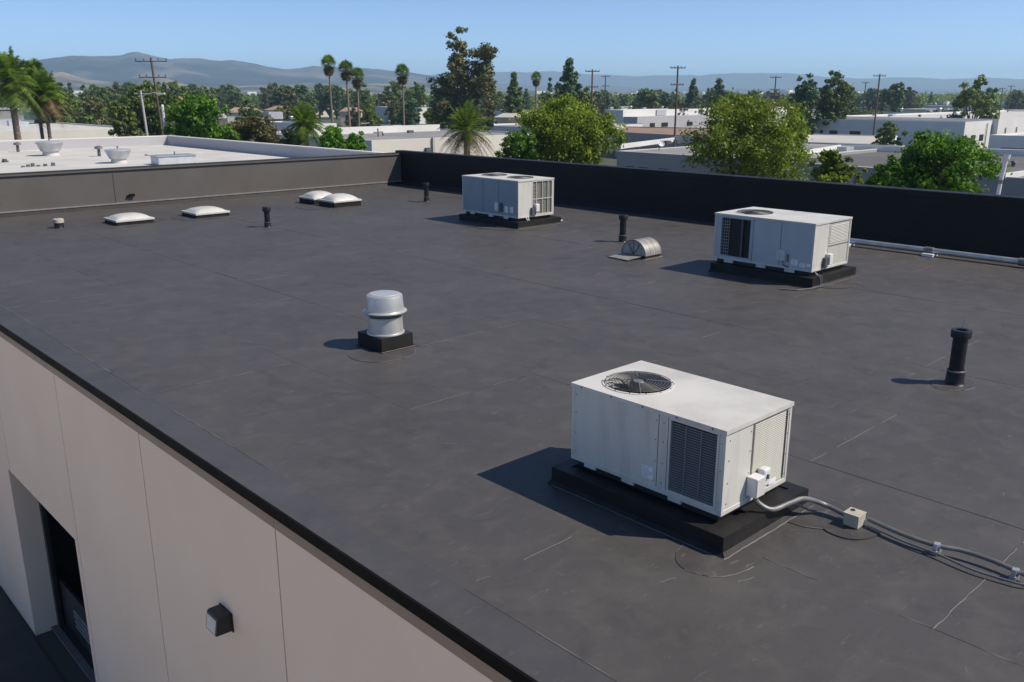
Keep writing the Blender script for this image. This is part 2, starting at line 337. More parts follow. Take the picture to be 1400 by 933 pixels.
# dock recess
m = MB(); m.box(X0+.3, X0+.5, DK[1], DK[1]+.6, GZ, DK[2]+.3); m.box(X0+.3, X0+.5, DK[0]-.6, DK[0], GZ, DK[2]+.3); m.box(X0+.3, X0+.5, DK[0], DK[1], DK[2]+.002, DK[2]+.3); mpart(m, 'door_jamb', 'beige_wall')
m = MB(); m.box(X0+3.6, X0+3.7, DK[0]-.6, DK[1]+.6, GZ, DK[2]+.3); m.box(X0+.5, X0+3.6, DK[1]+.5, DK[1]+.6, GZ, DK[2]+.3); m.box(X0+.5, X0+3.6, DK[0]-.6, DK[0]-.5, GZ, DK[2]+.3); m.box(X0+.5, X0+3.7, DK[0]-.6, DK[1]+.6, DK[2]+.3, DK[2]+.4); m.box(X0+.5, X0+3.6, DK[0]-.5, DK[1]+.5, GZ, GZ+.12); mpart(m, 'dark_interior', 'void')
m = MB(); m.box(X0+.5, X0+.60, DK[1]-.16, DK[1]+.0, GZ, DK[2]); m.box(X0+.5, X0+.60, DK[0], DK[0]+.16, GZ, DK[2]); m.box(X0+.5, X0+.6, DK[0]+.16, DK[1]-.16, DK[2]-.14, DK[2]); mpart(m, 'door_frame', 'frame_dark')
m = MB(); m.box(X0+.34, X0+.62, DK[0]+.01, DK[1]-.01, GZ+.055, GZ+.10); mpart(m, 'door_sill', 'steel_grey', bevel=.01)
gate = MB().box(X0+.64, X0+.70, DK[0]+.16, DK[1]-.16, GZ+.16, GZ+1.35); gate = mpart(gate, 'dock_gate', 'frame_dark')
for k in range(4):
    m = MB(); m.box(X0+.615, X0+.645, DK[0]+.2, DK[1]-1.1, GZ+.5+.13*k, GZ+.55+.13*k); m.v = [(a-15, b-15, c-GZ) for a, b, c in m.v]; m.build('gate_slat', 'galv', gate)
m = MB(); m.box(X0+.9, X0+1.7, DK[0]+.3, DK[0]+1.9, GZ+.12, GZ+1.95)
cr = m.build('storage_bin', 'steel_grey', bevel=.02); tag(cr, 'grey metal bin standing inside the dark dock opening', 'bin')
# roof sheets: strips 2.58 m wide running along Y with end laps
xs = [X0-.022, 4.72, 7.28, 9.86, 12.44, 15.02, 17.6, 20.18, 22.76, 25.34, X1]
cuts = {1: [YF, -3, 5.70, 13.3, 21.2, 29.5, YB], 2: [YF, -5, 2.40, 10.0, 17.8, 26.0, YB], 3: [YF, -2.6, 4.98, 12.6, 20.3, 28.4, YB], 4: [YF, 1.2, 9.4, 16.6, 24.7, 33.0, YB]}
lapk = 0
for i in range(len(xs)-1):
    ys = [YF, YB] if i == 0 else cuts[(i-1) % 4+1]
    zt = 0.0015 if i == 0 else .002*(i % 2)
    for j, (a, b) in enumerate(zip(ys[:-1], ys[1:])):
        x0 = xs[i]+(.0 if i < 2 else .0015); x1 = xs[i+1]-(.0015 if i else 0)
        m = MB(); m.box(x0, x1, a+.0015, b-.0015, -.02, zt+.0025*(j % 2)); mpart(m, 'membrane_sheet', 'membrane_edge' if i == 0 else 'membrane')
def ribbon(path, wdt, z, h, jit=.0):
    """low raised bead along a wavering path"""
    L = []; Rr = []
    for k, p in enumerate(path):
        p = np.array(p, float); q = np.array(path[min(k+1, len(path)-1)], float)-np.array(path[max(k-1, 0)], float); q /= np.hypot(*q); n = np.array([-q[1], q[0]])
        p = p+n*random.uniform(-jit, jit); ww = wdt*random.uniform(.4, 1.3)
        L.append(p+n*ww/2); Rr.append(p-n*ww/2)
    n = len(path); vs = [(*p, z) for p in L]+[(*p, z) for p in Rr]+[(*p, z+h) for p in (np.array(L)+np.array(Rr))/2]
    fs = []
    for k in range(n-1): fs += [(k+1, k, 2*n+k, 2*n+k+1), (n+k, n+k+1, 2*n+k+1, 2*n+k)]
    return vs, fs
# lap edges: pale sealant beads, broken and uneven
for i in range(1, len(xs)-1):
    m = MB(); y = YF+1
    while y < YB-1:
        ln = random.uniform(.5, 3.4); near = xs[i] < 10
        if random.random() < (.62 if near else .35):
            pts = [(xs[i]+.01, yy) for yy in np.arange(y, min(y+ln, YB-.5), .14)]
            if len(pts) > 2: m.add(*ribbon(pts, .018 if i == 1 else .014, .005, .003, .004))
        y += ln+random.uniform(.1, 1.6)
    mpart(m, 'lap_bead', 'lap')['kind'] = 'stuff'
    for yy in cuts[(i-1) % 4+1][1:-1]:
        m = MB(); x = xs[i]
        while x < xs[i+1]-.3:
            ln = random.uniform(.4, 1.3)
            if random.random() < .75:
                pts = [(xx, yy) for xx in np.arange(x, min(x+ln, xs[i+1]-.02), .1)]
                if len(pts) > 2: m.add(*ribbon(pts, .014, .004, .003, .006))
            x += ln+random.uniform(.05, .4)
        if m.v: mpart(m, 'end_lap_bead', 'lap')['kind'] = 'stuff'
def patch(cx, cy, rx, ry, seed=0, z=.006, rim=True):
    random.seed(seed); n = 40
    ph = random.uniform(0, 6); pts = [(cx+rx*math.cos(t)*(1+.03*math.sin(3*t+ph)), cy+ry*math.sin(t)*(1+.03*math.cos(2*t+ph))) for t in np.linspace(0, 2*math.pi, n, endpoint=False)]
    m = MB(); m.prism(pts, z-.004, z+.005); mpart(m, 'membrane_patch', 'patch')
    if rim:
        m = MB(); k = 0
        while k < n:
            ln = random.randint(3, 9)
            if random.random() < .72:
                seg = [pts[q % n] for q in range(k, min(k+ln, n)+1)]
                m.add(*ribbon(seg, .018, z+.002, .004, .004))
            k += ln+random.randint(0, 2)
        mpart(m, 'patch_rim', 'lap')['kind'] = 'stuff'
    random.seed(seed+100)
patch(7.06, 4.42, .55, .38, 1); patch(8.6, 4.25, .42, .42, 2, .007); patch(8.60, 3.80, .36, .30, 3, .0085, False)
patch(8.72, 12.72, .62, .55, 4); patch(9.65, 13.1, .55, .5, 5, .0075); patch(14.42, 5.0, .42, .32, 6); patch(20.4, 10.1, .75, .5, 7)
patch(21.5, 17.7, .4, .3, 8); patch(19.8, 15.9, .9, .8, 9); patch(11.6, 33.0, 1.4, 1.2, 10); patch(14.6, 32.8, 1.3, 1.1, 12); patch(20.0, 32.2, 1.7, 1.4, 13); patch(14.83, 28.3, .45, .4, 14); patch(23.6, 30.6, .5, .4, 15); patch(22, 23.5, 2.0, 2.4, 16, .0065, False)
random.seed(5)
# short random scuffs and wrinkles standing slightly proud
m = MB()
for k in range(120):
    x, y = random.uniform(4.9, 26), random.uniform(1.5, 36); a = random.uniform(0, 3.14); L_ = random.uniform(.05, .32)
    pts = [(x+math.cos(a)*t*L_+random.uniform(-.02, .02), y+math.sin(a)*t*L_+random.uniform(-.02, .02)) for t in np.linspace(0, 1, 5)]
    m.add(*ribbon(pts, .009, .005, .002, 0))
s_ = mpart(m, 'surface_scuff', 'lap'); s_['kind'] = 'stuff'

# parapets: end wall parapet (faces -Y, sunlit) in sections
PT = 1.60
secs = [X0, 8.3, 13.0, 17.7, 22.4, X1]
for a, b in zip(secs[:-1], secs[1:]):
    m = MB(); m.box(a+.0006, b-.0006, YB, YB+.38, -.3, PT-.13); mpart(m, 'parapet_panel', 'parapet_skin')
    m = MB(); m.box(a+.003, b-.003, YB-.05, YB+.42, PT-.13, PT); mpart(m, 'parapet_cap', 'steel_cap' if False else 'curb', bevel=.01)
m = MB(); m.box(X0, X1, YB-.055, YB-.05, PT-.10, PT-.03); mpart(m, 'cap_face', 'parapet_skin')
m = MB(); m.prism([(X0, YB), (X1-.0, YB), (X1, YB-.12), (X0, YB-.12)], 0.0, .01)
m.add([(X0, YB-.14, .004), (X1, YB-.14, .004), (X1, YB-.005, .15), (X0, YB-.005, .15)], [(0, 1, 2, 3)]); mpart(m, 'base_flashing', 'curb')
m = MB(); m.box(X0, X1-.001, YB-.05, YB-.002, .15, .20); mpart(m, 'termination_bar', 'bar_metal')
m = MB(); m.box(12.98, 13.01, YB-.008, YB-.001, .19, PT-.13); mpart(m, 'parapet_joint', 'seam_dark')
m = MB(); m.box(13.55, 13.75, YB-.12, YB-.005, .42, .52); m.box(13.45, 13.52, YB-.09, YB-.005, .40, .47); mpart(m, 'scupper_stub', 'black_edge')
# long side parapet (faces -X, in shade)
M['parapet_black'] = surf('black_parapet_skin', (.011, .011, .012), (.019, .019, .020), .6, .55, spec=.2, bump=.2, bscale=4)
PS = 1.70
sy = [YF, -4, 1.5, 7, 12.5, 18, 23.5, 29, YB+.42]
for a, b in zip(sy[:-1], sy[1:]):
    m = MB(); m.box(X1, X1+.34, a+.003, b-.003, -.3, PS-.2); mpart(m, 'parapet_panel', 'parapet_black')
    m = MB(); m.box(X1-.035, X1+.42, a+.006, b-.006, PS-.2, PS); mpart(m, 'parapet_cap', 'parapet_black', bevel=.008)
m = MB(); m.box(X1-.045, X1-.036, YF, YB-.06, PS-.015, PS+.006); mpart(m, 'cap_lit_edge', 'lap')  # pale strip paints in the sunlit top edge of the cap
m = MB(); m.add([(X1-.16, YF, .005), (X1-.16, YB, .005), (X1-.003, YB, .16), (X1-.003, YF, .16)], [(3, 2, 1, 0)]); mpart(m, 'base_flashing', 'curb')

# wall light
wl = thing('wall_light', 'dark wall pack lamp with pale lens on the beige side wall', 'wall light', (X0, 10.12, -2.2)); wl.scale = (.72, .46, .54)
m = MB(); m.add([(0, -.34, .24), (-.24, -.34, .24), (-.28, -.34, .20), (-.33, -.34, -.24), (0, -.34, -.26), (0, .34, .24), (-.24, .34, .24), (-.28, .34, .20), (-.33, .34, -.24), (0, .34, -.26)],
                [(0, 1, 2, 3, 4), (9, 8, 7, 6, 5), (0, 5, 6, 1), (1, 6, 7, 2), (2, 7, 8, 3), (3, 8, 9, 4), (4, 9, 5, 0)])
m.build('housing', 'frame_dark', wl, bevel=.012)
m = MB(); m.add([(-.291, -.28, .155), (-.332, -.28, -.20), (-.291, .28, .155), (-.332, .28, -.20)], [(0, 2, 3, 1)])
m.build('lens', 'lens', wl)
m = MB(); m.box(-.02, 0, -.4, .4, -.28, .24); m.build('back_plate', 'frame_dark', wl)

# ================================================================== ROOFTOP UNITS
def lerp(a, b, t): return a+(b-a)*t
def screws(m, face, pts):
    for a, z in pts:
        if face == 'L': m.box(-.006, .004, a-.005, a+.005, z-.005, z+.005)
        else: m.box(a-.005, a+.005, -.006, .004, z-.005, z+.005)
def disc(m, cx, cy, z0, z1, r, n=28): m.lathe([(r, z0), (r, z1)], (cx, cy), n)
def fan(root, cx, cy, z, r, detail=True):
    m = MB(); m.lathe([(r, z-.16), (r, z+.012), (r+.035, z+.012), (r+.035, z+.001)], (cx, cy), 48, close=False); m.build('fan_ring', 'cabinet_top', root, smooth=True)
    m = MB(); m.lathe([(r-.002, z-.17), (r-.002, z-.165)], (cx, cy), 40); m.build('fan_well', 'void', root)
    gd = MB(); n = 9 if detail else 6; th = .0045 if detail else .008
    for k in range(n):
        rr = r*(.26+.72*k/(n-1)); gd.tube([(cx+rr*math.cos(t), cy+rr*math.sin(t), z+.03+.012*(1-rr/r)) for t in np.linspace(0, 2*math.pi, 41)], th, 5, False)
    guard = gd.build('fan_guard', 'slat_dark', root, smooth=True)
    sp = MB()
    for k in range(4):
        t = .75+k*math.pi/2; sp.tube([(cx+.1*math.cos(t), cy+.1*math.sin(t), z+.05), (cx+(r+.02)*math.cos(t), cy+(r+.02)*math.sin(t), z+.026)], .006, 6)
    sp.build('guard_spoke', 'slat_grey', guard)
    h = MB(); h.lathe([(.0, z+.04), (.06, z+.038), (.07, z+.025), (.07, z-.06)], (cx, cy), 20, close=False); h.build('motor_cap', 'slat_grey', root, smooth=True)
    for k in range(4):
        t0 = k*math.pi/2+.2; b = MB(); vs = []
        for j in range(7):
            rr = lerp(.12, r*.93, j/6); w_ = lerp(.28, .62, j/6); tw = lerp(.10, .04, j/6)
            vs += [(cx+rr*math.cos(t0-w_/1.3), cy+rr*math.sin(t0-w_/1.3), z-.06-tw), (cx+rr*math.cos(t0+w_/1.3), cy+rr*math.sin(t0+w_/1.3), z-.06+tw*.4)]
        b.add(vs, [(2*j, 2*j+1, 2*j+3, 2*j+2) for j in range(6)]); b.build('fan_blade', 'fan_blade', root)
def curb(root, x0, x1, y0, y1, h, t=.16):
    m = MB(); m.box(x0, x1, y0, y0+t, 0, h); m.box(x0, x1, y1-t, y1, 0, h); m.box(x0, x0+t, y0+t, y1-t, 0, h); m.box(x1-t, x1, y0+t, y1-t, 0, h); m.box(x0+t, x1-t, y0+t, y1-t, 0, h-.015)
    m.build('curb', 'curb', root)
    m = MB()
    for (a, b, c, d_) in ((x0, x1, y0, -1), (x0, x1, y1, 1)): m.add([(a, c+d_*.002, .05), (b, c+d_*.002, .05), (b+.03, c+d_*.045, .008), (a-.03, c+d_*.045, .008)], [(0, 1, 2, 3)] if d_ > 0 else [(3, 2, 1, 0)])
    for (a, b, c, d_) in ((y0, y1, x0, -1), (y0, y1, x1, 1)): m.add([(c+d_*.002, a, .05), (c+d_*.002, b, .05), (c+d_*.045, b+.03, .008), (c+d_*.045, a-.03, .008)], [(0, 1, 2, 3)] if d_ < 0 else [(3, 2, 1, 0)])
    m.build('curb_flashing', 'curb', root)
    m = MB(); m.add(*ribbon([(x, y0-.052) for x in np.arange(x0-.05, x1+.08, .08)], .022, .01, .006, .004)); m.add(*ribbon([(x1+.052, y) for y in np.arange(y0-.05, y1, .08)], .02, .01, .006, .004)); m.add(*ribbon([(x0-.052, y) for y in np.arange(y0-.05, y1, .08)], .015, .01, .006, .004))
    m.build('curb_seam', 'lap', root)
def mbox(root, name, mat, x0, x1, y0, y1, z0, z1, bev=0.0): return MB().box(x0, x1, y0, y1, z0, z1).build(name, mat, root, bevel=bev)
def shell(root, W, L, z0, z1, matL, matR, holes_L=(), holes_R=(), top_fans=(), fr=.36):
    """cabinet core with openings; face L is x=0 (towards -X), face R is y=0 (towards -Y)"""
    def cuts(l, n): 
        out = []; p = 0
        for a, b in sorted(l): out.append((p, a)); p = b
        out.append((p, n)); return out
    zb, zt = z0+.055, z1-.045
    for a, b in cuts([(h[0], h[1]) for h in holes_L], L):
        if b-a > .01: mbox(root, 'side_panel', matL, 0, .03, a+.001, b-.001, zb, zt)
    for a, b in cuts([(h[0], h[1]) for h in holes_R], W):
        if b-a > .01: mbox(root, 'end_panel', matR, max(a, .031)+.001, b-.001, 0, .03, zb, zt)
    mbox(root, 'rear_panel', matL, W-.03, W, .031, L, zb, zt); mbox(root, 'rear_end_panel', matR, .031, W-.031, L-.03, L, zb, zt)
    mbox(root, 'inner_core', 'coil', .10, W-.10, .10, L-.10, zb, z1-.2)
    m = MB(); m.box(-.006, W+.006, -.006, .05, z0, z0+.055); m.box(-.006, W+.006, L-.05, L+.006, z0, z0+.055); m.box(-.006, .05, .05, L-.05, z0, z0+.055); m.box(W-.05, W+.006, .05, L-.05, z0, z0+.055); m.build('base_rail', matR, root, bevel=.005)
    for (x, y) in ((-.007, -.007), (W-.035, -.007), (-.007, L-.035), (W-.035, L-.035)):
        mbox(root, 'corner_post', 'cabinet', x, x+.042, y, y+.042, z0+.055, z1-.045, .004)
    # lid, with round fan openings cut as a ring of quads
    lid = MB(); ov = .018; A, B, C_, D_ = -ov, W+ov, -ov, L+ov
    if not top_fans: lid.box(A, B, C_, D_, z1-.045, z1)
    else:
        fs = sorted(top_fans, key=lambda q: q[1]); edges = [C_]
        for k in range(len(fs)-1): edges.append((fs[k][1]+fs[k+1][1])/2)
        edges.append(D_)
        if len(fs) == 1 : edges = [C_, fs[0][1]-fr-.12, D_]; solid = [(C_, edges[1])]; spans = [(edges[1], D_)]
        else: solid = []; spans = list(zip(edges[:-1], edges[1:]))
        for a, b in solid: lid.add([(A, a, z1), (B, a, z1), (B, b, z1), (A, b, z1)], [(0, 1, 2, 3)])
        for (a, b), (cx, cy) in zip(spans, fs):
            n = 48; inn = []; out = []
            for k in range(n):
                t = 2*math.pi*(k+.5)/n; c, s = math.cos(t), math.sin(t); inn.append((cx+fr*c, cy+fr*s, z1))
                tx = ((B-cx) if c > 0 else (cx-A))/max(abs(c), 1e-6); ty = ((b-cy) if s > 0 else (cy-a))/max(abs(s), 1e-6); q = min(tx, ty); out.append((cx+q*c, cy+q*s, z1))
            o = len(lid.v); lid.v += inn+out; lid.f += [(o+k, o+n+k, o+n+(k+1) % n, o+(k+1) % n) for k in range(n)]
            for (qx, qy) in ((A, a), (B, a), (B, b), (A, b)):
                k = max(range(n), key=lambda i: -((out[i][0]-qx)**2+(out[i][1]-qy)**2)); 
                ks = sorted(range(n), key=lambda i: (out[i][0]-qx)**2+(out[i][1]-qy)**2)[:2]
                o2 = len(lid.v); lid.v.append((qx, qy, z1)); i, j = ks; 
                if (i+1) % n == j: lid.f.append((o+n+i, o2, o+n+j))
                else: lid.f.append((o+n+j, o2, o+n+i))
        zz = z1-.045
        lid.add([(A, C_, zz), (B, C_, zz), (B, D_, zz), (A, D_, zz), (A, C_, z1), (B, C_, z1), (B, D_, z1), (A, D_, z1)], [(0, 1, 5, 4), (1, 2, 6, 5), (2, 3, 7, 6), (3, 0, 4, 7)])
    lid.build('lid', 'cabinet_top', root)
def louvres(root, face, a0, a1, z0, z1, n, matS, depth=.03, back='coil', mull=()):
    """recessed opening behind horizontal slats; face L: x=0 plane, along y; face R: y=0 plane, along x"""
    if back: (mbox(root, 'coil', back, .045, .06, a0, a1, z0, z1) if face == 'L' else mbox(root, 'coil', back, a0, a1, .045, .06, z0, z1))
    first = None
    for k in range(n):
        z = lerp(z0, z1, (k+.5)/n); h = (z1-z0)/n*.23
        if first is None:
            m = MB()
            if face == 'L': m.add([(.000, a0, -h*1.1), (.000, a1, -h*1.1), (depth, a1, h), (depth, a0, h), (.006, a0, -h*1.25), (.006, a1, -h*1.25), (depth+.004, a1, h*.8), (depth+.004, a0, h*.8)], [(0, 3, 2, 1), (4, 5, 6, 7), (0, 1, 5, 4), (3, 7, 6, 2), (0, 4, 7, 3), (1, 2, 6, 5)])
            else: m.add([(a0, .000, -h*1.1), (a1, .000, -h*1.1), (a1, depth, h), (a0, depth, h), (a0, .006, -h*1.25), (a1, .006, -h*1.25), (a1, depth+.004, h*.8), (a0, depth+.004, h*.8)], [(0, 1, 2, 3), (7, 6, 5, 4), (4, 5, 1, 0), (2, 6, 7, 3), (0, 3, 7, 4), (1, 5, 6, 2)])
            first = m.build('louvre_slat', matS, root, loc=(0, 0, z))
        else: same(first, loc=(0, 0, z))
    for q in mull:
        if face == 'L': mbox(root, 'mullion', matS, -.004, .012, q-.007, q+.007, z0, z1)
        else: mbox(root, 'mullion', matS, q-.007, q+.007, -.004, .012, z0, z1)
def frame(root, face, a0, a1, z0, z1, mat, w_=.025):
    m = MB()
    def b(u0, u1, v0, v1):
        if face == 'L': m.box(-.009, .03, u0, u1, v0, v1)
        else: m.box(u0, u1, -.009, .03, v0, v1)
    b(a0, a0+w_, z0, z1); b(a1-w_, a1, z0, z1); b(a0+w_, a1-w_, z0, z0+w_); b(a0+w_, a1-w_, z1-w_, z1)
    m.build('grille_frame', mat, root)
def sticker(root, x, y0, y1, z0, z1, lines=4, warn=True):
    s = mbox(root, 'data_label', 'sticker', x, x+.004, y0, y1, z0, z1)
    m = MB()
    for k in range(lines):
        z = lerp(z1, z0, (k+.8)/(lines+.6)); e = random.uniform(0, (y1-y0)*.35); m.box(x-.0015, x, y0+.008+e, y1-.008, z-.002, z+.002)
    if warn: m.add([(x-.0015, y1-.012, z1-.008), (x-.0015, y1-.03, z1-.008), (x-.0015, y1-.021, z1+.0-.03+.01)], [(0, 1, 2)])
    m.build('print', 'ink', s)

# ---- near unit
A1 = thing('rooftop_air_conditioner', 'nearest pale grey air conditioning unit with round fan and dark louvred grille', 'air conditioner', (7.22, 4.56, 0), 0, 'rooftop air conditioning units')
W, L, Z0, Z1 = 1.26, 2.10, .30, 1.252
curb(A1, -.215, 1.46, -.19, 2.22, .213)
m = MB(); m.box(.05, .15, .06, L-.06, .21, .30); m.box(W-.15, W-.05, .06, L-.06, .21, .30); m.box(.15, W-.15, .06, .14, .21, .30); m.build('support_frame', 'frame_dark', A1)
shell(A1, W, L, Z0, Z1, 'cabinet', 'cabinet', holes_L=[(.07, .70)], holes_R=[(.52, 1.20)], top_fans=[(.53, 1.56)], fr=.385)
louvres(A1, 'L', .095, .675, Z0+.09, Z1-.09, 27, 'slat_grey', depth=.010, mull=(.29, .48)); frame(A1, 'L', .07, .70, Z0+.056, Z1-.046, 'cabinet')
mbox(A1, 'louvre_backing', 'louvre_back', .52, 1.20, .012, .03, Z0+.055, Z1-.045)
louvres(A1, 'R', .54, 1.16, Z0+.08, Z1-.08, 36, 'louvre', depth=.006, back=None, mull=(.545,))
m = MB()
for k in range(30): m.box(1.175, 1.19, -.002, .02, Z0+.09+k*.026, Z0+.103+k*.026)
m.build('vent_slot', 'void', A1)
m = MB(); m.box(-.004, .003, .705, .712, Z0+.06, Z1-.05); m.box(-.004, .003, .835, .84, Z0+.06, Z1-.05); m.box(.505, .512, -.004, .003, Z0+.06, Z1-.05); m.build('panel_joint', 'slat_dark', A1)
m = MB(); screws(m, 'L', [(y, z) for y in (.77, .87, 2.04) for z in (.42, .65, .9, 1.12)]+[(.04, z) for z in (.45, .8, 1.1)]); screws(m, 'R', [(x, z) for x in (.08, .47, 1.22) for z in (.42, .65, .9, 1.12)]+[(x, 1.225) for x in (.2, .6, 1.0)])
for y in np.arange(.15, 2.05, .45): m.box(-.024, -.016, y-.009, y+.009, Z1-.03, Z1-.014)
for k in range(14): m.lathe([(.007, Z1), (.007, Z1+.016)], (.53+.41*math.cos(k*.449), 1.56+.41*math.sin(k*.449)), 8)
m.build('screw', 'slat_dark', A1); 
sticker(A1, -.005, .885, 1.035, .42, .56, 6)
for y0 in (.50, 1.15, 1.72): mbox(A1, 'lifting_foot', 'cabinet', -.008, .03, y0, y0+.17, .262, .30)
ds = mbox(A1, 'disconnect_box', 'plastic_white', .44, .60, -.13, -.004, .40, .62, .008); mbox(ds, 'box_door', 'cabinet', .445, .595, -.136, -.131, .41, .61)
ds2 = mbox(A1, 'switch_box', 'plastic_white', .63, .76, -.10, -.004, .46, .66, .02); mbox(ds2, 'switch_lever', 'slat_dark', .68, .70, -.12, -.10, .55, .60)

st = mbox(A1, 'warning_label', 'sticker', .90, 1.04, -.006, -.003, .37, .43)
fan(A1, .53, 1.56, Z1-.004, .385)

# ---- right unit
A3 = thing('rooftop_air_conditioner', 'middle-sized grey unit on the right with dark coil opening at its left end', 'air conditioner', (19.63, 10.36, 0), 0, 'rooftop air conditioning units')
W, L, Z0, Z1 = 1.80, 2.82, .34, 1.522
curb(A3, -.2, 2.0, -.16, 2.75, .24)
mbox(A3, 'support_frame', 'frame_dark', .08, W-.08, .08, L-.08, .235, .34)
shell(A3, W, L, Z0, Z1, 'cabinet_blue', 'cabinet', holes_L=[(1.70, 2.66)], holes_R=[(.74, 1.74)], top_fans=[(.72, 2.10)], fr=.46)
mbox(A3, 'coil', 'coil', .06, .09, 1.70, 2.66, Z0+.05, Z1-.045); mbox(A3, 'coil_mullion', 'slat_dark', .0, .05, 1.98, 2.02, Z0+.055, Z1-.045)
frame(A3, 'L', 1.70, 2.66, Z0+.056, Z1-.046, 'cabinet_blue', .05)
m = MB()
for k in range(12): m.box(.02, .026, 2.38, 2.60, Z0+.12+k*.078, Z0+.128+k*.078)
for k in range(4): m.box(.02, .026, 2.39+k*.065, 2.396+k*.065, Z0+.1, Z1-.1)
m.build('coil_guard', 'galv', A3)
mbox(A3, 'louvre_backing', 'louvre', .74, 1.74, .012, .03, Z0+.055, Z1-.045)
louvres(A3, 'R', .78, 1.70, Z0+.62, Z1-.12, 12, 'louvre', depth=.010, back=None)
m = MB(); m.box(.70, .71, -.004, .003, Z0+.06, Z1-.05); m.box(.72, 1.76, -.004, .003, Z0+.555, Z0+.565); m.box(-.004, .003, .88, .89, Z0+.06, Z1-.05); m.box(-.004, .003, 1.66, 1.67, Z0+.06, Z1-.05); m.build('panel_joint', 'slat_dark', A3)
m = MB(); screws(m, 'L', [(y, z) for y in (.05, .82, .95, 1.62, 2.77) for z in (.5, .8, 1.1, 1.4)]); screws(m, 'R', [(x, z) for x in (.06, .66, 1.76) for z in (.5, .8, 1.1, 1.4)]); m.build('screw', 'slat_dark', A3)
d1 = mbox(A3, 'disconnect_box', 'plastic_white', -.11, -.004, .72, .94, .54, .80, .01); mbox(d1, 'box_door', 'cabinet', -.116, -.111, .73, .93, .55, .79)
m = MB(); m.tube([(-.05, .75, .545), (-.05, .75, .44), (-.04, .65, .40), (.02, .6, .38)], .012, 6); m.build('whip_conduit', 'pipe_black', A3)
mbox(A3, 'green_tag', 'leaf_tag' if False else 'ink', -.006, -.003, .62, .68, .52, .70)
sticker(A3, -.005, .38, .56, .45, .60, 4); sticker(A3, -.005, .18, .33, .43, .53, 3); mbox(A3, 'notice_label', 'sticker', -.006, -.002, .04, .14, .46, .54)
d2 = mbox(A3, 'switch_box', 'plastic_white', .62, .78, -.13, -.004, .46, .72, .01); mbox(A3, 'junction_cover', 'slat_dark', .50, .61, -.09, -.004, .40, .64)
for y0 in (.45, 1.25, 2.2): mbox(A3, 'lifting_foot', 'cabinet', -.03, .03, y0, y0+.26, .27, .34)
m = MB(); m.tube([(.08, -.05, .34), (.08, -.12, .27), (.05, -.21, .25), (.05, -.24, .14), (.0, -.26, .04), (-.3, -.20, .025), (-.7, -.05, .02), (-.9, .3, .02)], .016, 8); m.tube([(.08, -.04, .33), (.16, -.19, .26), (.17, -.22, .10), (.13, -.25, .03)], .014, 8); m.build('drain_hose', 'steel_grey', A3, smooth=True)
fan(A3, .72, 2.10, Z1-.004, .46, False)

# ---- far unit
A2 = thing('rooftop_air_conditioner', 'farthest blue-grey unit with two top fans and a pale coil at its right end', 'air conditioner', (21.1, 22.2, 0), 0, 'rooftop air conditioning units')
W, L, Z0, Z1 = 1.74, 2.98, .33, 1.625
curb(A2, -.2, 1.94, -.2, 2.95, .23)
mbox(A2, 'support_frame', 'frame_dark', .08, W-.08, .08, L-.08, .225, .33)
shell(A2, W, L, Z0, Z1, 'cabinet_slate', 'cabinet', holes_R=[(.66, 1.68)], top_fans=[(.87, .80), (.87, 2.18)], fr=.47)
mbox(A2, 'coil', 'coil_light', .66, 1.68, .035, .05, Z0+.05, Z1-.045); frame(A2, 'R', .66, 1.68, Z0+.056, Z1-.046, 'cabinet', .035)
m = MB()
for x in (.88, 1.17, 1.45): m.box(x-.012, x+.012, -.004, .02, Z0+.09, Z1-.08)
m.box(.69, 1.65, -.006, -.004, Z0+.60, Z0+.63)
for k in range(22): m.box(.70, .92, .006, .012, Z0+.12+k*.048, Z0+.128+k*.048)
m.build('coil_guard', 'louvre', A2)
m = MB(); m.box(-.004, .003, 1.0, 1.01, Z0+.06, Z1-.05); m.box(-.004, .003, 1.84, 1.85, Z0+.06, Z1-.05); m.build('panel_joint', 'slat_dark', A2)
m = MB(); screws(m, 'L', [(y, z) for y in (.08, .96, 1.06, 1.8, 2.9) for z in (.5, .85, 1.15, 1.5)]); m.build('screw', 'slat_dark', A2)
d1 = mbox(A2, 'disconnect_box', 'plastic_white', -.11, -.004, .92, 1.12, .52, .80, .01); mbox(A2, 'pipe_cover', 'slat_dark', -.1, -.004, .80, .90, .50, .80)
sticker(A2, -.005, .52, .70, .48, .70, 3); sticker(A2, -.005, .25, .42, .50, .70, 3)
d2 = mbox(A2, 'switch_box', 'plastic_white', .74, .92, -.14, -.004, .50, .78, .03); mbox(A2, 'junction_cover', 'slat_dark', .60, .73, -.09, -.004, .42, .66)
m = MB(); m.tube([(.35, -.03, .33), (.35, -.09, .25), (.44, -.1, .25), (.44, -.03, .33)], .02, 6); m.build('pipe_loop', 'plastic_white', A2)
for y0 in (.5, 1.3, 2.3): mbox(A2, 'lifting_foot', 'cabinet', -.03, .03, y0, y0+.22, .265, .33)
fan(A2, .87, .80, Z1-.004, .47, False); fan(A2, .87, 2.18, Z1-.004, .47, False)
m = MB(); m.tube([(W+.02, .1, .12), (W+.3, .0, .05), (W+.7, .2, .03)], .02, 6); m.build('drain_hose', 'plastic_white', A2, smooth=True)

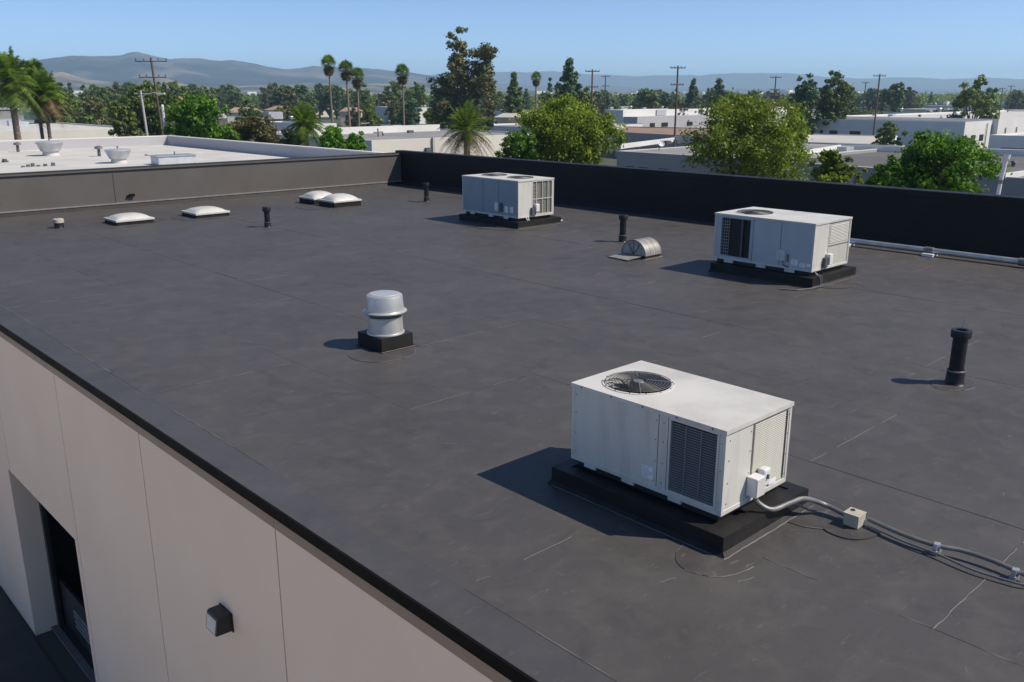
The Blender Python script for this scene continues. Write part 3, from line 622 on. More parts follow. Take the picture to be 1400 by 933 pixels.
# ---- mushroom exhaust fan
F1 = thing('exhaust_fan', 'spun aluminium mushroom exhaust fan on a square black curb', 'exhaust fan', (9.06, 13.08, 0))
mbox(F1, 'curb', 'curb', -.35, .35, -.36, .40, 0, .26)
m = MB(); 
for (x0, x1, y0, y1) in ((-.41, .41, -.42, -.36), (.35, .41, -.36, .4), (-.41, -.35, -.36, .4)): m.box(x0, x1, y0, y1, .008, .018)
m.build('curb_flashing', 'curb', F1)
m = MB(); m.add(*ribbon([(x, -.40) for x in np.arange(-.38, .44, .07)], .022, .019, .006, .004)); m.build('curb_seam', 'lap', F1)
m = MB(); m.lathe([(.0, .262), (.35, .262), (.345, .285), (.325, .29), (.315, .56), (.325, .565), (.325, .58), (0, .58)], n=40, close=False); m.build('fan_throat', 'alu', F1, smooth=True)
m = MB(); m.lathe([(.28, .58), (.28, .66)], n=32); m.build('inner_band', 'slat_dark', F1, smooth=True)
m = MB(); m.lathe([(.0, .640), (.30, .640), (.395, .655), (.405, .675), (.385, .69), (.350, .70), (.345, .76), (.330, .945), (.322, .968), (.285, .992), (.0, .995)], n=48, close=False); m.build('fan_hood', 'alu', F1, smooth=True)
m = MB(); m.lathe([(.27, .9925), (.262, .999), (.12, 1.001), (0, 1.001)], n=40, close=False); m.build('hood_cap', 'alu_top', F1, smooth=True)
m = MB()
for k in range(10): m.lathe([(.008, .30), (.008, .318)], (.315*math.cos(k*.628), .315*math.sin(k*.628)), 6)
m.build('bolt', 'slat_dark', F1)

# ---- vent pipes
def vent(x, y, h, r, label, wire=False, lean=0., flare=1.35, cap=.12, slope=1.0):
    t = thing('vent_pipe', label, 'vent pipe', (x, y, 0), 0, 'black vent pipes on the dark roof')
    m = MB(); m.lathe([(r*1.55, .006), (r*1.4, .02), (r*1.25, .05), (r*1.18, h*.24), (r*1.02, h*.25)], n=24, close=False); m.build('boot', 'pipe_black', t, smooth=True)
    m = MB(); m.lathe([(r*1.19, h*.235), (r*1.21, h*.24), (r*1.21, h*.262), (r*1.15, h*.268)], n=24, close=False); m.build('clamp_band', 'steel_grey', t, smooth=True)
    m = MB(); m.lathe([(r, .01), (r, h-.05)], n=24, close=False); m.build('pipe', 'pipe_black', t, smooth=True)
    m = MB(); m.lathe([(r*1.0, h-cap), (r*flare, h-cap), (r*flare*1.03, h-.02), (r*flare*.96, h), (r*.78, h), (r*.74, h-.03), (r*.74, h-.2), (0, h-.2)], n=28, close=False); m.build('cap', 'pipe_black', t, smooth=True)
    m = MB(); m.add(*ribbon([(r*1.75*math.cos(a), r*1.7*math.sin(a)) for a in np.linspace(-2.6, .7, 12)], .02, .006, .006, .004)); m.build('sealant_ring', 'lap', t)
    if wire:
        m = MB(); m.tube([(0, 0, h-.19), (.01, .0, h+.08), (.03, -.01, h+.17), (.012, -.01, h+.165)], .0035, 5); m.build('wire', 'steel_grey', t)
    return t
vent(14.44, 4.98, .90, .112, 'tall thick black vent pipe with bent wire on top, alone at the right edge', True)
vent(21.46, 17.8, .85, .10, 'black vent pipe behind the half-round metal vent', flare=1.4, cap=.14)
vent(14.84, 28.35, .71, .095, 'short black vent pipe between the single skylight and the mushroom fan', flare=1.5, cap=.15)
vent(23.6, 30.6, .80, .10, 'black vent pipe left of the farthest air conditioner', flare=1.35, cap=.13)
t = thing('vent_stub', 'short white-capped round vent stub left of the skylights', 'vent', (9.45, 33.16, 0))
m = MB(); m.lathe([(.17, .006), (.155, .03), (.15, .19)], n=20, close=False); m.build('stub_base', 'pipe_black', t, smooth=True)
m = MB(); m.lathe([(.15, .19), (.175, .19), (.175, .31), (.13, .33), (0, .33)], n=20, close=False); m.build('stub_cap', 'jbox', t, smooth=True)
m = MB(); m.tube([(0, 0, .33), (0, 0, .40)], .02, 6); m.build('stub_tip', 'steel_grey', t)

# ---- skylights
def skylight(x0, x1, y0, y1, label, h=.22, z=.12):
    t = thing('dome_skylight', label, 'skylight', ((x0+x1)/2, (y0+y1)/2, 0), 0, 'domed white skylights')
    w_, l_ = (x1-x0)/2, (y1-y0)/2
    m = MB(); m.box(-w_+.03, w_-.03, -l_+.03, l_-.03, 0, z); m.build('curb', 'curb', t)
    m = MB(); m.box(-w_, w_, -l_, -l_+.07, z, z+.075); m.box(-w_, w_, l_-.07, l_, z, z+.075); m.box(-w_, -w_+.07, -l_+.07, l_-.07, z, z+.075); m.box(w_-.07, w_, -l_+.07, l_-.07, z, z+.075); m.build('frame', 'dome', t, bevel=.012)
    n = 17; V = []
    for i in range(n):
        for j in range(n):
            u, v = -1+2*i/(n-1), -1+2*j/(n-1); q = (1-abs(u)**2.6)*(1-abs(v)**2.6); V.append((u*(w_-.05), v*(l_-.05), z+.06+h*q**.62))
    o = npmesh('dome', V, [(i*n+j, (i+1)*n+j, (i+1)*n+j+1, i*n+j+1) for i in range(n-1) for j in range(n-1)], 'dome', t, smooth=True)
    return t
skylight(11.05, 12.42, 32.2, 33.45, 'white domed skylight nearest the vent stub, leftmost of four', .17)
skylight(13.92, 15.28, 32.1, 33.45, 'single white domed skylight, second from the left', .17)
skylight(19.38, 20.62, 32.85, 34.1, 'white domed skylight of the touching pair, the rear left one', .24, .2)
skylight(19.42, 20.78, 31.35, 32.6, 'white domed skylight of the touching pair, the front right one', .24, .2)
# ---- half-round gravity vent
t = thing('roof_vent', 'half-round ribbed metal vent hood with a flap beside the black vent pipe', 'roof vent', (19.85, 15.75, 0), rad(-90))
m = MB(); m.box(-.42, .42, -.34, .34, .0, .10); m.build('curb', 'curb', t)
m = MB(); m.box(-.46, .46, -.40, .40, .0, .02); m.build('base_flange', 'galv_dull', t)
n = 20; m = MB(); vs = []
for k in range(n+1):
    a = math.pi*k/n
    for y in (-.36, .36): vs.append((-.44*math.cos(a), y, .10+.42*math.sin(a)))
m.add(vs, [(2*k, 2*k+1, 2*k+3, 2*k+2) for k in range(n)]); m.build('hood_shell', 'galv_dull', t, smooth=True)
for y, nm in ((-.36, 'front_cover'), (.36, 'rear_cover')):
    m = MB(); m.add([(0, y*.99, .10)]+[(-.425*math.cos(math.pi*k/n), y*.99, .10+.405*math.sin(math.pi*k/n)) for k in range(n+1)], [(0, k+1, k+2) for k in range(n)]); m.build(nm, 'galv_dull', t)
for y in (-.36, -.13, .10, .34):
    m = MB(); m.tube([(-.442*math.cos(math.pi*k/n), y, .10+.422*math.sin(math.pi*k/n)) for k in range(n+1)], .006, 5); m.build('hood_rib', 'galv_dull', t, smooth=True)
for a in (60, 90, 125):
    m = MB(); m.tube([(0, -.365, .11), (-.41*math.cos(rad(a)), -.365, .1+.39*math.sin(rad(a)))], .008, 5); m.build('cover_rib', 'slat_dark', t)
m = MB(); m.add([(-.40, -.40, .10), (.34, -.40, .10), (.26, -.92, .045), (-.5, -.86, .045), (-.40, -.40, .085), (.34, -.40, .085), (.26, -.92, .03), (-.5, -.86, .03)], [(3, 2, 1, 0), (4, 5, 6, 7), (0, 4, 7, 3), (1, 2, 6, 5), (2, 3, 7, 6)]); m.build('hood_flap', 'galv_dull', t)

# ---- conduits
def P3(px, py, z): return tuple(at(px, py, z))
cd = thing('electrical_conduit', 'grey flexible conduit run from the nearest unit across the roof to the right', 'conduit', (8.4, 3.7, 0))
def cpart(m, name, mat, parent=None, bevel=0, smooth=True):
    m.v = [(a-8.4, b-3.7, c) for a, b, c in m.v]; return m.build(name, mat, parent or cd, bevel=bevel, smooth=smooth)
def spline(pts, n=8):
    P = [Vector(p) for p in pts]; P = [P[0]*2-P[1]]+P+[P[-1]*2-P[-2]]; out = []
    for i in range(1, len(P)-2):
        for k in range(n):
            t = k/n; out.append(.5*((2*P[i])+(-P[i-1]+P[i+1])*t+(2*P[i-1]-5*P[i]+4*P[i+1]-P[i+2])*t*t+(-P[i-1]+3*P[i]-3*P[i+1]+P[i+2])*t**3))
    return out+[P[-2]]
m = MB(); m.tube(spline([(7.74, 4.49, .42), (7.75, 4.46, .33), P3(1055, 697, .25), P3(1080, 688, .26), P3(1100, 682, .25), P3(1127, 690, .13), P3(1156, 704, .09)]), .028, 10); cpart(m, 'flexible_conduit', 'steel_grey')
m = MB(); m.tube(spline([P3(1088, 688, .20), P3(1105, 697, .06), P3(1130, 703, .05), P3(1156, 712, .05)]), .014, 8); cpart(m, 'small_conduit', 'steel_grey')
jc = P3(1168, 709, .09)
jx, jy = jc[0]-.085, jc[1]-.085; jb = MB(); jb.box(jx, jx+.17, jy, jy+.17, .02, .16); jbo = cpart(jb, 'junction_box', 'jbox', bevel=.006, smooth=False)
jb = MB(); jb.box(jx-.005, jx+.175, jy-.005, jy+.175, .158, .166); cpart(jb, 'box_lid', 'jbox', jbo, bevel=.003, smooth=False)
jb = MB(); jb.lathe([(.024, .166), (.024, .174), (0, .174)], (jx+.11, jy+.12), 14); cpart(jb, 'knockout', 'frame_dark', jbo)
run = [P3(1187, 710, .09), P3(1235, 731, .09), P3(1280, 746, .09), P3(1315, 753, .09), P3(1355, 766, .085), P3(1388, 780, .08), P3(1420, 795, .08), P3(1500, 836, .08), P3(1640, 910, .08)]
m = MB(); m.tube(spline(run), .024, 10); cpart(m, 'main_conduit', 'steel_grey')
run2 = [P3(1186, 718, .05), P3(1235, 740, .05), P3(1280, 757, .05), P3(1330, 779, .045), P3(1388, 797, .045), P3(1425, 806, .045), P3(1510, 850, .04), P3(1650, 925, .04)]
m = MB(); m.tube(spline(run2), .013, 8); cpart(m, 'second_conduit', 'steel_grey')
for (px, py) in ((1281, 746), (1388, 781)):
    c = P3(px, py, .09); m = MB(); m.tube([(c[0]-.01, c[1]+.025, c[2]), (c[0]+.01, c[1]-.03, c[2])], .036, 12); m.box(c[0]-.06, c[0]+.06, c[1]-.03, c[1]+.03, .004, .05); m.box(c[0]-.05, c[0]-.035, c[1]-.02, c[1]+.02, .05, .12); cpart(m, 'pipe_clamp', 'galv')
rp = thing('pipe_run', 'long grey pipe lying along the foot of the black parapet', 'pipe', (26.0, 10, 0))
m = MB(); m.tube([(.02, 3.2, .15), (.0, .2, .15)], .085, 14); m.build('pipe_length', 'galv', rp, smooth=True)
m = MB(); m.tube([(.0, .1, .15), (.0, -2.4, .15)], .085, 14); m.build('pipe_length', 'galv', rp, smooth=True)
m = MB(); m.tube([(.0, -2.3, .15), (-.02, -9.0, .15)], .085, 14); m.build('pipe_length', 'galv', rp, smooth=True)
for y in (3.2, .15, -2.35, -5.5): m = MB(); m.tube([(0, y+.12, .15), (0, y-.12, .15)], .108, 14); m.build('coupling', 'steel_grey', rp, smooth=True)
for y in (.1, -3.8, 2.6): MB().box(-.26, .12, y-.16, y+.16, .006, .09).build('support_block', 'plastic_white', rp, bevel=.01)

# ================================================================== NEIGHBOUR BUILDINGS
def building(name, label, poly, zt, wall, roof, par=.45, t=.3, parmat=None, zb=GZ, pmats=None):
    """poly: plan corners [(x,y)...]; walls up to zt, roof sunk by par behind a parapet. Returns the thing."""
    c = np.mean([p[:2] for p in poly], axis=0); b = thing(name, label, 'building', (c[0], c[1], GZ))
    P = [(p[0]-c[0], p[1]-c[1]) for p in poly]; n = len(P)
    a = sum(P[i][0]*P[(i+1) % n][1]-P[(i+1) % n][0]*P[i][1] for i in range(n))
    if a < 0: P = P[::-1]
    inn = []
    for i in range(n):
        p0, p1, p2 = map(np.array, (P[i-1], P[i], P[(i+1) % n])); d1 = (p1-p0)/np.hypot(*(p1-p0)); d2 = (p2-p1)/np.hypot(*(p2-p1))
        n1, n2 = np.array([-d1[1], d1[0]]), np.array([-d2[1], d2[0]]); k = 1+n1@n2; inn.append(tuple(p1+(n1+n2)*t/max(k, .3)))
    H = zt-GZ
    for i in range(n):
        j = (i+1) % n; m = MB(); q = [P[i], P[j], inn[j], inn[i]]; m.prism(q, 0, H); m.build('wall', wall, b)
        m = MB(); m.prism(q, H+.002, H+.07); m.build('parapet_cap', parmat or 'wall_white', b)
    m = MB(); m.prism([((p[0]+q[0])/2, (p[1]+q[1])/2) for p, q in zip(P, inn)], H-par-.3, H-par); m.build('roof', roof, b)
    b['_c'] = 0; del b['_c']
    return b, c
def wpart(b, c, m, name, mat, parent=None, smooth=False):
    m.v = [(x-c[0], y-c[1], z-GZ) for x, y, z in m.v]; return m.build(name, mat, parent or b, smooth=smooth)
def axbox(px, py, zt, pleft, pright):
    """plan of an axis-aligned block: front roof corner seen at (px,py); left end of its -X face and right end of its -Y face by pixel column"""
    c = at(px, py, zt); x0, y0 = c[0], c[1]
    d = ray(pleft, 128.7); y1 = x0*d[1]/d[0]; d = ray(pright, 128.7); x1 = y0*d[0]/d[1]
    return [(x0, y0), (x1, y0), (x1, y1), (x0, y1)]
def win(b, c, face, p, px0, px1, z0, z1, frame_m='frame_dark'):
    """window on face 'X' (plane x=p) or 'Y' (plane y=p), between two pixel columns"""
    def u(px):
        d = ray(px, 128.7); return p*d[1]/d[0] if face == 'X' else p*d[0]/d[1]
    a, e = sorted((u(px0), u(px1)))
    m = MB(); m.box(p-.06, p+.1, a, e, z0, z1) if face == 'X' else m.box(a, e, p-.06, p+.1, z0, z1)
    f = wpart(b, c, m, 'window', frame_m)
    m = MB(); i = min(.12, (e-a)*.12); m.box(p-.075, p-.06, a+i, e-i, z0+i, z1-i) if face == 'X' else m.box(a+i, e-i, p-.075, p-.06, z0+i, z1-i)
    wpart(b, c, m, 'pane', 'glass_dark', f); return f
def zat(px, py, x, y):
    d = ray(px, py); return HC+d[2]*math.hypot(x, y)/math.hypot(d[0], d[1])

# white neighbour roof on the left
nbx1 = 31.3; nby1 = 76.4
nb, nc = building('white_roofed_building', 'neighbouring building with white coated roof and grey-blue parapets at the left', [(-8, 39.2), (nbx1+.35, 39.2), (nbx1+.35, nby1+.35), (-8, nby1+.35)], 1.02, 'wall_lilac_shade', 'white_roof', .72, .35, 'wall_white')
def mushroom(x, y, z, r, label, kind=0):
    t = thing('roof_fan', label, 'roof fan', (x, y, z), 0, 'exhaust fans on the white roof')
    if kind == 0:
        m = MB(); m.lathe([(r*.6, 0), (r*.56, r*.32)], n=20); m.build('fan_base', 'white_roof', t, smooth=True)
        m = MB(); m.lathe([(r*.55, r*.32), (r*.68, r*.34), (r*.94, r*.92), (r, r*.96), (r, r*1.02), (r*.8, r*1.08), (0, r*1.12)], n=28, close=False); m.build('fan_bowl', 'alu_top', t, smooth=True)
        m = MB(); m.tube([(0, 0, r*1.1), (0, 0, r*1.3)], .05, 6); m.build('fan_tip', 'steel_grey', t)
    return t
p = at(70, 213, .3); mushroom(p[0], p[1], .3, .92, 'bowl-shaped metal roof fan, left one on the white roof')
p = at(163, 223, .3); mushroom(p[0], p[1], .3, .80, 'bowl-shaped metal roof fan, right one on the white roof')
t = thing('roof_hatch', 'low square grey metal hatch box at the white roof edge', 'roof hatch', tuple(at(240, 224, .3)))
MB().box(-1.3, 1.1, -.6, .6, 0, .5).build('hatch_box', 'alu_top', t, bevel=.05); MB().box(-1.36, 1.16, -.66, .66, .5, .56).build('hatch_lid', 'galv', t); m = MB(); m.tube([(0, 0, .56), (0, 0, .75)], .04, 6); m.build('hatch_vent', 'steel_grey', t)
for k, (px, py, lab) in enumerate([(136, 214, 'small dark mushroom-headed vent between the two bowl fans'), (25, 208, 'small dark vent pair near the far parapet at left')]):
    q = at(px, py, .3); t = thing('small_vent', lab, 'vent', q, 0, 'small vents on the white roof'); m = MB(); m.lathe([(.12, 0), (.1, .5)], n=10); m.build('vent_pipe', 'slat_dark', t); m = MB(); m.lathe([(.1, .5), (.28, .52), (.25, .66), (0, .74)], n=12, close=False); m.build('vent_cap', 'steel_grey', t)
for k, (px, py, lab) in enumerate([(8, 222, 'coiled dark cable heap at the left edge of the white roof'), (30, 229, 'line of low dark clutter on the white roof beside the parapet'), (199, 213, 'single small grey block on the white roof')]):
    q = at(px, py, .3); m = MB()
    for j in range(6 if k < 2 else 1): a = j*.9; m.box(-.12+.35*j*(k == 1)+.1*math.cos(a), .05+.35*j*(k == 1)+.1*math.cos(a), -.1+.15*math.sin(a), .1+.15*math.sin(a), .0, .08+.06*(j % 3))
    tag(m.build('roof_clutter', 'slat_dark', loc=tuple(q)), lab, 'clutter')

# B8 centre building with gray roof
q = axbox(508, 193, -1.9, 330, 745)
b8, c8 = building('industrial_building', 'low cream industrial building with grey roof behind the roof corner', q, -1.9, 'wall_beige', 'roof_grey', .15, .3, 'wall_white')
y0 = q[0][1]
def onY(px, y0): d = ray(px, 128.7); return y0*d[0]/d[1]
def onX(px, x0): d = ray(px, 128.7); return x0*d[1]/d[0]
xx = onY(590, y0); m = MB(); m.box(xx-.2, xx+.2, y0-.35, y0-.02, GZ, -1.7); wpart(b8, c8, m, 'downpipe', 'pole_grey')
xx = onY(582, y0); m = MB(); m.box(xx-.45, xx+.45, y0-.45, y0-.01, -4.3, -3.2); wpart(b8, c8, m, 'meter_box', 'slat_dark')
xx = onY(640, y0); m = MB(); m.box(q[0][0]+3, q[1][0]-3, q[2][1]-14, q[2][1]-13.7, -2.3, -.9); wpart(b8, c8, m, 'rear_parapet', 'wall_white')
def rooftop_clutter(b, c, zr, spots, name='roof_vent'):
    for (px, py, s, k) in spots:
        r = at(px, py, zr); m = MB()
        if k == 0: m.box(r[0]-s, r[0]+s, r[1]-s*.7, r[1]+s*.7, zr, zr+s*.9)
        elif k == 1: m.lathe([(s*.5, zr), (s*.45, zr+s), (s*.8, zr+s*1.05), (s*.6, zr+s*1.4)], (r[0], r[1]), 10)
        else:
            m.tube([(r[0], r[1], zr), (r[0], r[1], zr+s*1.4)], s*.12, 6); m.tube([(r[0]-s*.9, r[1]+.01, zr+s*.7), (r[0]+s*.9, r[1], zr+s*.8), (r[0]+s*1.1, r[1], zr+s*.1)], s*.14, 6)
        wpart(b, c, m, name, 'alu_top' if k < 2 and s > .7 else 'slat_dark')
rooftop_clutter(b8, c8, -2.05, [(499, 175, 1.1, 2), (531, 170, .6, 1), (529, 178, .9, 0), (541, 178, 1.0, 0), (517, 187, .9, 2), (568, 180, .7, 2), (561, 182, .5, 0), (610, 178, .6, 1)])

# B5 beige building with windows beyond the black parapet
zt5 = -2.2
q = axbox(1040, 219, zt5, 846, 1250); q = [q[0], q[1], q[2], q[3]]
b5, c5 = building('flat_building', 'beige low building with three dark slot windows just beyond the parapet', q, zt5, 'wall_grey', 'roof_grey', .12, .3, 'wall_beige')
for a, e in ((859, 871), (877, 891), (905, 918)): win(b5, c5, 'X', q[0][0], a, e, zt5-2.15, zt5-1.65)
pa, pb = at(846, 203, zt5), at(922, 193, zt5); m = MB(); m.wallseg(pa, pb, .3, zt5-.1, zt5+.5); wpart(b5, c5, m, 'raised_parapet', 'wall_white')
pa = at(1060, 200, zt5); m = MB(); m.wallseg(pb, pa, .3, zt5-.1, zt5+.72); wpart(b5, c5, m, 'rear_parapet', 'wall_lilac_shade')  # rear parapet's shade is painted in by the lilac tone
rooftop_clutter(b5, c5, zt5-.12, [(872, 205, .25, 1), (950, 206, .3, 1), (893, 197, .4, 1), (912, 197, .5, 0), (926, 196, .5, 0)])
t = thing('satellite_dish', 'small white dish on a dark post on the grey roof', 'satellite dish', tuple(at(901, 206, zt5-.1)))
m = MB(); m.tube([(0, 0, 0), (0, 0, .9)], .06, 6); m.build('post', 'slat_dark', t); m = MB(); m.lathe([(.0, 0), (.25, .04), (.42, .14)], n=16, close=False); o = m.build('dish', 'plastic_white', t, loc=(.25, -.1, .8)); o.rotation_euler = (rad(60), 0, rad(-30))
# B6 brown gravel roof
q = [tuple(at(842, 181, -3)[:2]), tuple(at(1030, 191, -3)[:2]), tuple(at(1030, 177, -3)[:2]), tuple(at(855, 173.5, -3)[:2])]
building('brown_roofed_building', 'low building with brown gravel roof in front of the white warehouse', q, -3, 'wall_grey', 'roof_brown', .1, .3, 'roof_brown')
q = axbox(838, 170, -2.0, 800, 846); building('white_block', 'small white windowless block peeking out right of the leafy tree', q, -2.0, 'wall_white', 'white_roof', .1, .2)
# B7 white warehouse
q = axbox(852, 151, -.8, 826, 1085); q[2] = (q[2][0], q[2][1]); b7, c7 = building('white_warehouse', 'long white warehouse with a grey lower wall behind the brown roof', q, -.8, 'wall_white', 'roof_beige', .3, .3)
y0 = q[0][1]; xa, xb = onY(853.5, y0), q[1][0]-.5
m = MB(); m.box(xa, xb, y0-6, y0-.01, GZ, zat(930, 159.5, *(at(930, 159.5, -2.9)[:2]))); wpart(b7, c7, m, 'lean_to', 'wall_lilac_shade')
zz = -2.9
m = MB(); m.box(onY(898, y0), onY(911, y0), y0-.4, y0-.01, -2.8, -.85); wpart(b7, c7, m, 'grey_wall_panel', 'wall_lilac_shade')
for a, e in ((874, 879), (890, 897), (906, 915), (941, 949)): win(b7, c7, 'Y', y0-6, a, e, -6.4, -5.0)
rooftop_clutter(b7, c7, -1.1, [(835, 149.5, .9, 0), (850, 149.5, .8, 0), (862, 149.8, .9, 1), (880, 150, .9, 0), (905, 150, .8, 1), (940, 150, .8, 0), (984, 150, .7, 1)])
# B1 office block with windows
zt1 = -1.5
q = axbox(1320, 167.5, zt1, 1085, 1362); x0, y0 = q[0]; b1, c1 = building('office_building', 'long white office block with square windows in its sunlit end wall', q, zt1, 'wall_white', 'white_roof', .35, .35)
for a, e in ((1323.5, 1329.5), (1335.5, 1341.5), (1347, 1352.5)): win(b1, c1, 'Y', y0, a, e, zt1-4.3, zt1-2.9)
m = MB(); xx = onY(1355, y0); m.tube([(xx, y0-.2, GZ), (xx, y0-.2, zt1-.4)], .12, 6); wpart(b1, c1, m, 'downpipe', 'pole_grey')
for a, e in ((1109, 1114), (1126, 1130), (1139, 1150), (1167, 1182), (1258, 1268)): win(b1, c1, 'X', x0, a, e, zt1-3.6, zt1-2.6)
rooftop_clutter(b1, c1, zt1-.35, [(1105, 158.5, .9, 1), (1123, 159, 1.2, 0), (1137, 158.5, 1.5, 0), (1147, 157.5, 1.0, 0), (1172, 158, .8, 2), (1194, 161, .9, 2), (1219, 161, 1.0, 0), (1215, 162, .6, 2), (1257, 162, .7, 1), (1286, 164, .8, 2), (1306, 160.5, 1.1, 1), (1335, 162.5, .6, 1)])
# B1b wing to the right, taller, continuing
ye = y0*1.0; q = [(onY(1363, y0)+.05, y0-1.2), (onY(1560, y0), y0-1.2), (onY(1560, y0), y0+40), (onY(1363, y0)+.05, y0+40)]
b1b, c1b = building('office_wing', 'white wing of the office block at the right edge with thin pipes', q, zt1+.35, 'wall_white', 'white_roof', .3, .3)
for px in (1381, 1396): xx = onY(px, y0-1.2); m = MB(); m.tube([(xx, y0-1.4, -5), (xx, y0-1.4, -3.1)], .12, 6); wpart(b1b, c1b, m, 'wall_pipe', 'slat_dark')
q = axbox(1475, 189, -2.6, 1361, 1700); bs, cs = building('grey_building', 'shaded blue-grey building with a recessed loading bay at the right edge', q, -2.6, 'wall_white', 'roof_beige', .3, .3)
m = MB(); ya, yb = onX(1379, q[0][0]), onX(1420, q[0][0]); m.box(q[0][0]-.05, q[0][0]+.3, ya, yb, -7, -4.6); f = wpart(bs, cs, m, 'loading_bay', 'wall_grey'); m = MB(); m.box(q[0][0]-.09, q[0][0]-.05, onX(1394, q[0][0]), onX(1391, q[0][0]), -7, -5.0); wpart(bs, cs, m, 'bay_door', 'glass_dark', f)
# B2 distant long buildings
q = axbox(1560, 145.5, -2.2, 1163, 1700); b2, c2 = building('distant_warehouse', 'very long warehouse with shade-toned lilac wall far behind the office block', q, -2.2, 'wall_lilac_shade', 'white_roof', .2, .4)  # lilac tone stands in for shade on the long wall
for px in np.arange(1172, 1400, 17): xx = q[0][0]; y = onX(px+random.uniform(-4, 4), xx); m = MB(); s = random.uniform(1, 2.2); m.box(xx+3, xx+3+s*2, y, y+s*3, -2.4, -2.4+s); wpart(b2, c2, m, 'roof_unit', 'plastic_white')
for a, e in ((1375, 1381), (1240, 1244)): win(b2, c2, 'X', q[0][0], a, e, -5.6, -3.6)
q = axbox(1356, 156, -2.2, 1182, 1359); b2b, c2b = building('low_warehouse', 'low warehouse with shade-toned side and a white end between office block and far warehouse', q, -2.2, 'wall_lilac_shade', 'roof_grey', .15, .3)  # side wall colour has its shade painted in
rooftop_clutter(b2b, c2b, -2.35, [(1232, 152.8, 1.0, 1), (1284, 154.5, 1.3, 1), (1270, 154.5, 1.2, 0), (1310, 154.5, .9, 0)])
# B3 beige roof slab
q = [tuple(at(1100, 194.5, -3)[:2]), tuple(at(1224, 199, -3)[:2]), tuple(at(1227, 186.5, -3)[:2]), tuple(at(1106, 183.5, -3)[:2])]
b3, c3 = building('beige_roofed_building', 'low building with plain beige roof between the bright trees', q, -3, 'wall_lilac_shade', 'roof_beige', .08, .3)
# B4 dark roof
zt4 = -2.4
q = [tuple(at(1060, 221, zt4)[:2]), tuple(at(1560, 256, zt4)[:2]), tuple(at(1560, 210, zt4)[:2]), tuple(at(1098, 197, zt4)[:2])]
b4, c4 = building('dark_roofed_building', 'wide low grey building with dark roof behind the right parapet', q, zt4, 'wall_grey', 'roof_dark', .1, .3)
a_, b_ = at(1150, 205, zt4), at(1560, 218, zt4); m = MB(); m.wallseg(a_, b_, .3, zt4-.1, zt4+.62); wpart(b4, c4, m, 'rear_parapet', 'wall_white')
a_, b_ = at(1082, 216, zt4), at(1148, 204, zt4); m = MB(); m.wallseg(a_, b_, .3, zt4-.1, zt4+.55); wpart(b4, c4, m, 'cross_parapet', 'wall_white')
a_, b_ = at(1372, 243, zt4), at(1480, 228, zt4); m = MB(); m.wallseg(a_, b_, .3, zt4-.1, zt4+.35); wpart(b4, c4, m, 'cross_parapet', 'wall_white')
rooftop_clutter(b4, c4, zt4-.1, [(1165, 222, .3, 1), (1260, 225, .35, 1), (1385, 228, .4, 1), (1330, 222, .3, 0), (1155, 210, .9, 0), (1184, 206.5, .3, 1), (1357, 216, .4, 2)])
# B9 lilac box, centre
q = axbox(601, 147.5, -1.2, 512, 646) if False else axbox(573, 147.5, -1.2, 512, 618); b9, c9 = building('lilac_building', 'mid-distance box building, lilac shaded side and white sunlit end behind the thin palm', q, -1.2, 'wall_white', 'roof_beige', .3, .3)
for a, e in ((540, 558),): win(b9, c9, 'X', q[0][0], a, e, -6.5, -4.6)
for px in (578, 590, 600): win(b9, c9, 'Y', q[0][1], px, px+3.5, -5.4, -3.6)
rooftop_clutter(b9, c9, -1.5, [(548, 146.5, .8, 1), (580, 146, .8, 0), (598, 146.3, .8, 0)])
# B10 left beige wall
q = axbox(-150, 184, -1.8, -300, 184); b10, c10 = building('cream_walled_building', 'long cream wall building behind the white roof at left', q, -1.8, 'wall_beige', 'white_roof', .2, .3)
rooftop_clutter(b10, c10, -2.0, [(8, 171.5, 1.4, 0), (20, 172, 1.2, 0), (32, 172.3, 1.0, 0)])
q = axbox(131, 157, -1.6, 28, 166); b11, c11 = building('shade_sided_building', 'building with shade-toned grey side and one dark window in its lit white end, behind the left palms', q, -1.6, 'wall_lilac_shade', 'white_roof', .2, .3)
m = MB(); m.box(q[0][0]+.05, q[1][0]-.05, q[0][1]-.08, q[0][1]-.02, GZ, -1.62); wpart(b11, c11, m, 'lit_facade', 'wall_white'); win(b11, c11, 'Y', q[0][1]-.08, 148, 154, -4.2, -2.9)  # white sheet colours the sunlit end; the side's shade is in its wall colour
rooftop_clutter(b11, c11, -1.8, [(62, 156, 1.4, 0), (75, 155.5, 2.2, 0), (92, 156, 1.2, 1), (110, 156.5, 1.0, 0)])
q = axbox(430, 170, -1.7, 355, 458); b14, c14 = building('white_walled_building', 'white low building behind the date palm with a boxy roof unit', q, -1.7, 'wall_white', 'roof_grey', .3, .3)
rooftop_clutter(b14, c14, -1.7, [(374, 163, 2.0, 0), (398, 165, .8, 1)])
q = axbox(740, 175, -2.6, 636, 880); building('grey_roof_row', 'low grey-white building behind the leafy tree left of the warehouse', q, -2.6, 'wall_white', 'roof_grey', .3, .3)
q = axbox(690, 194, -3.2, 655, 760) ; building('shed', 'pale low shed right of the stout palm', q, -3.2, 'wall_white', 'white_roof', .1, .2)
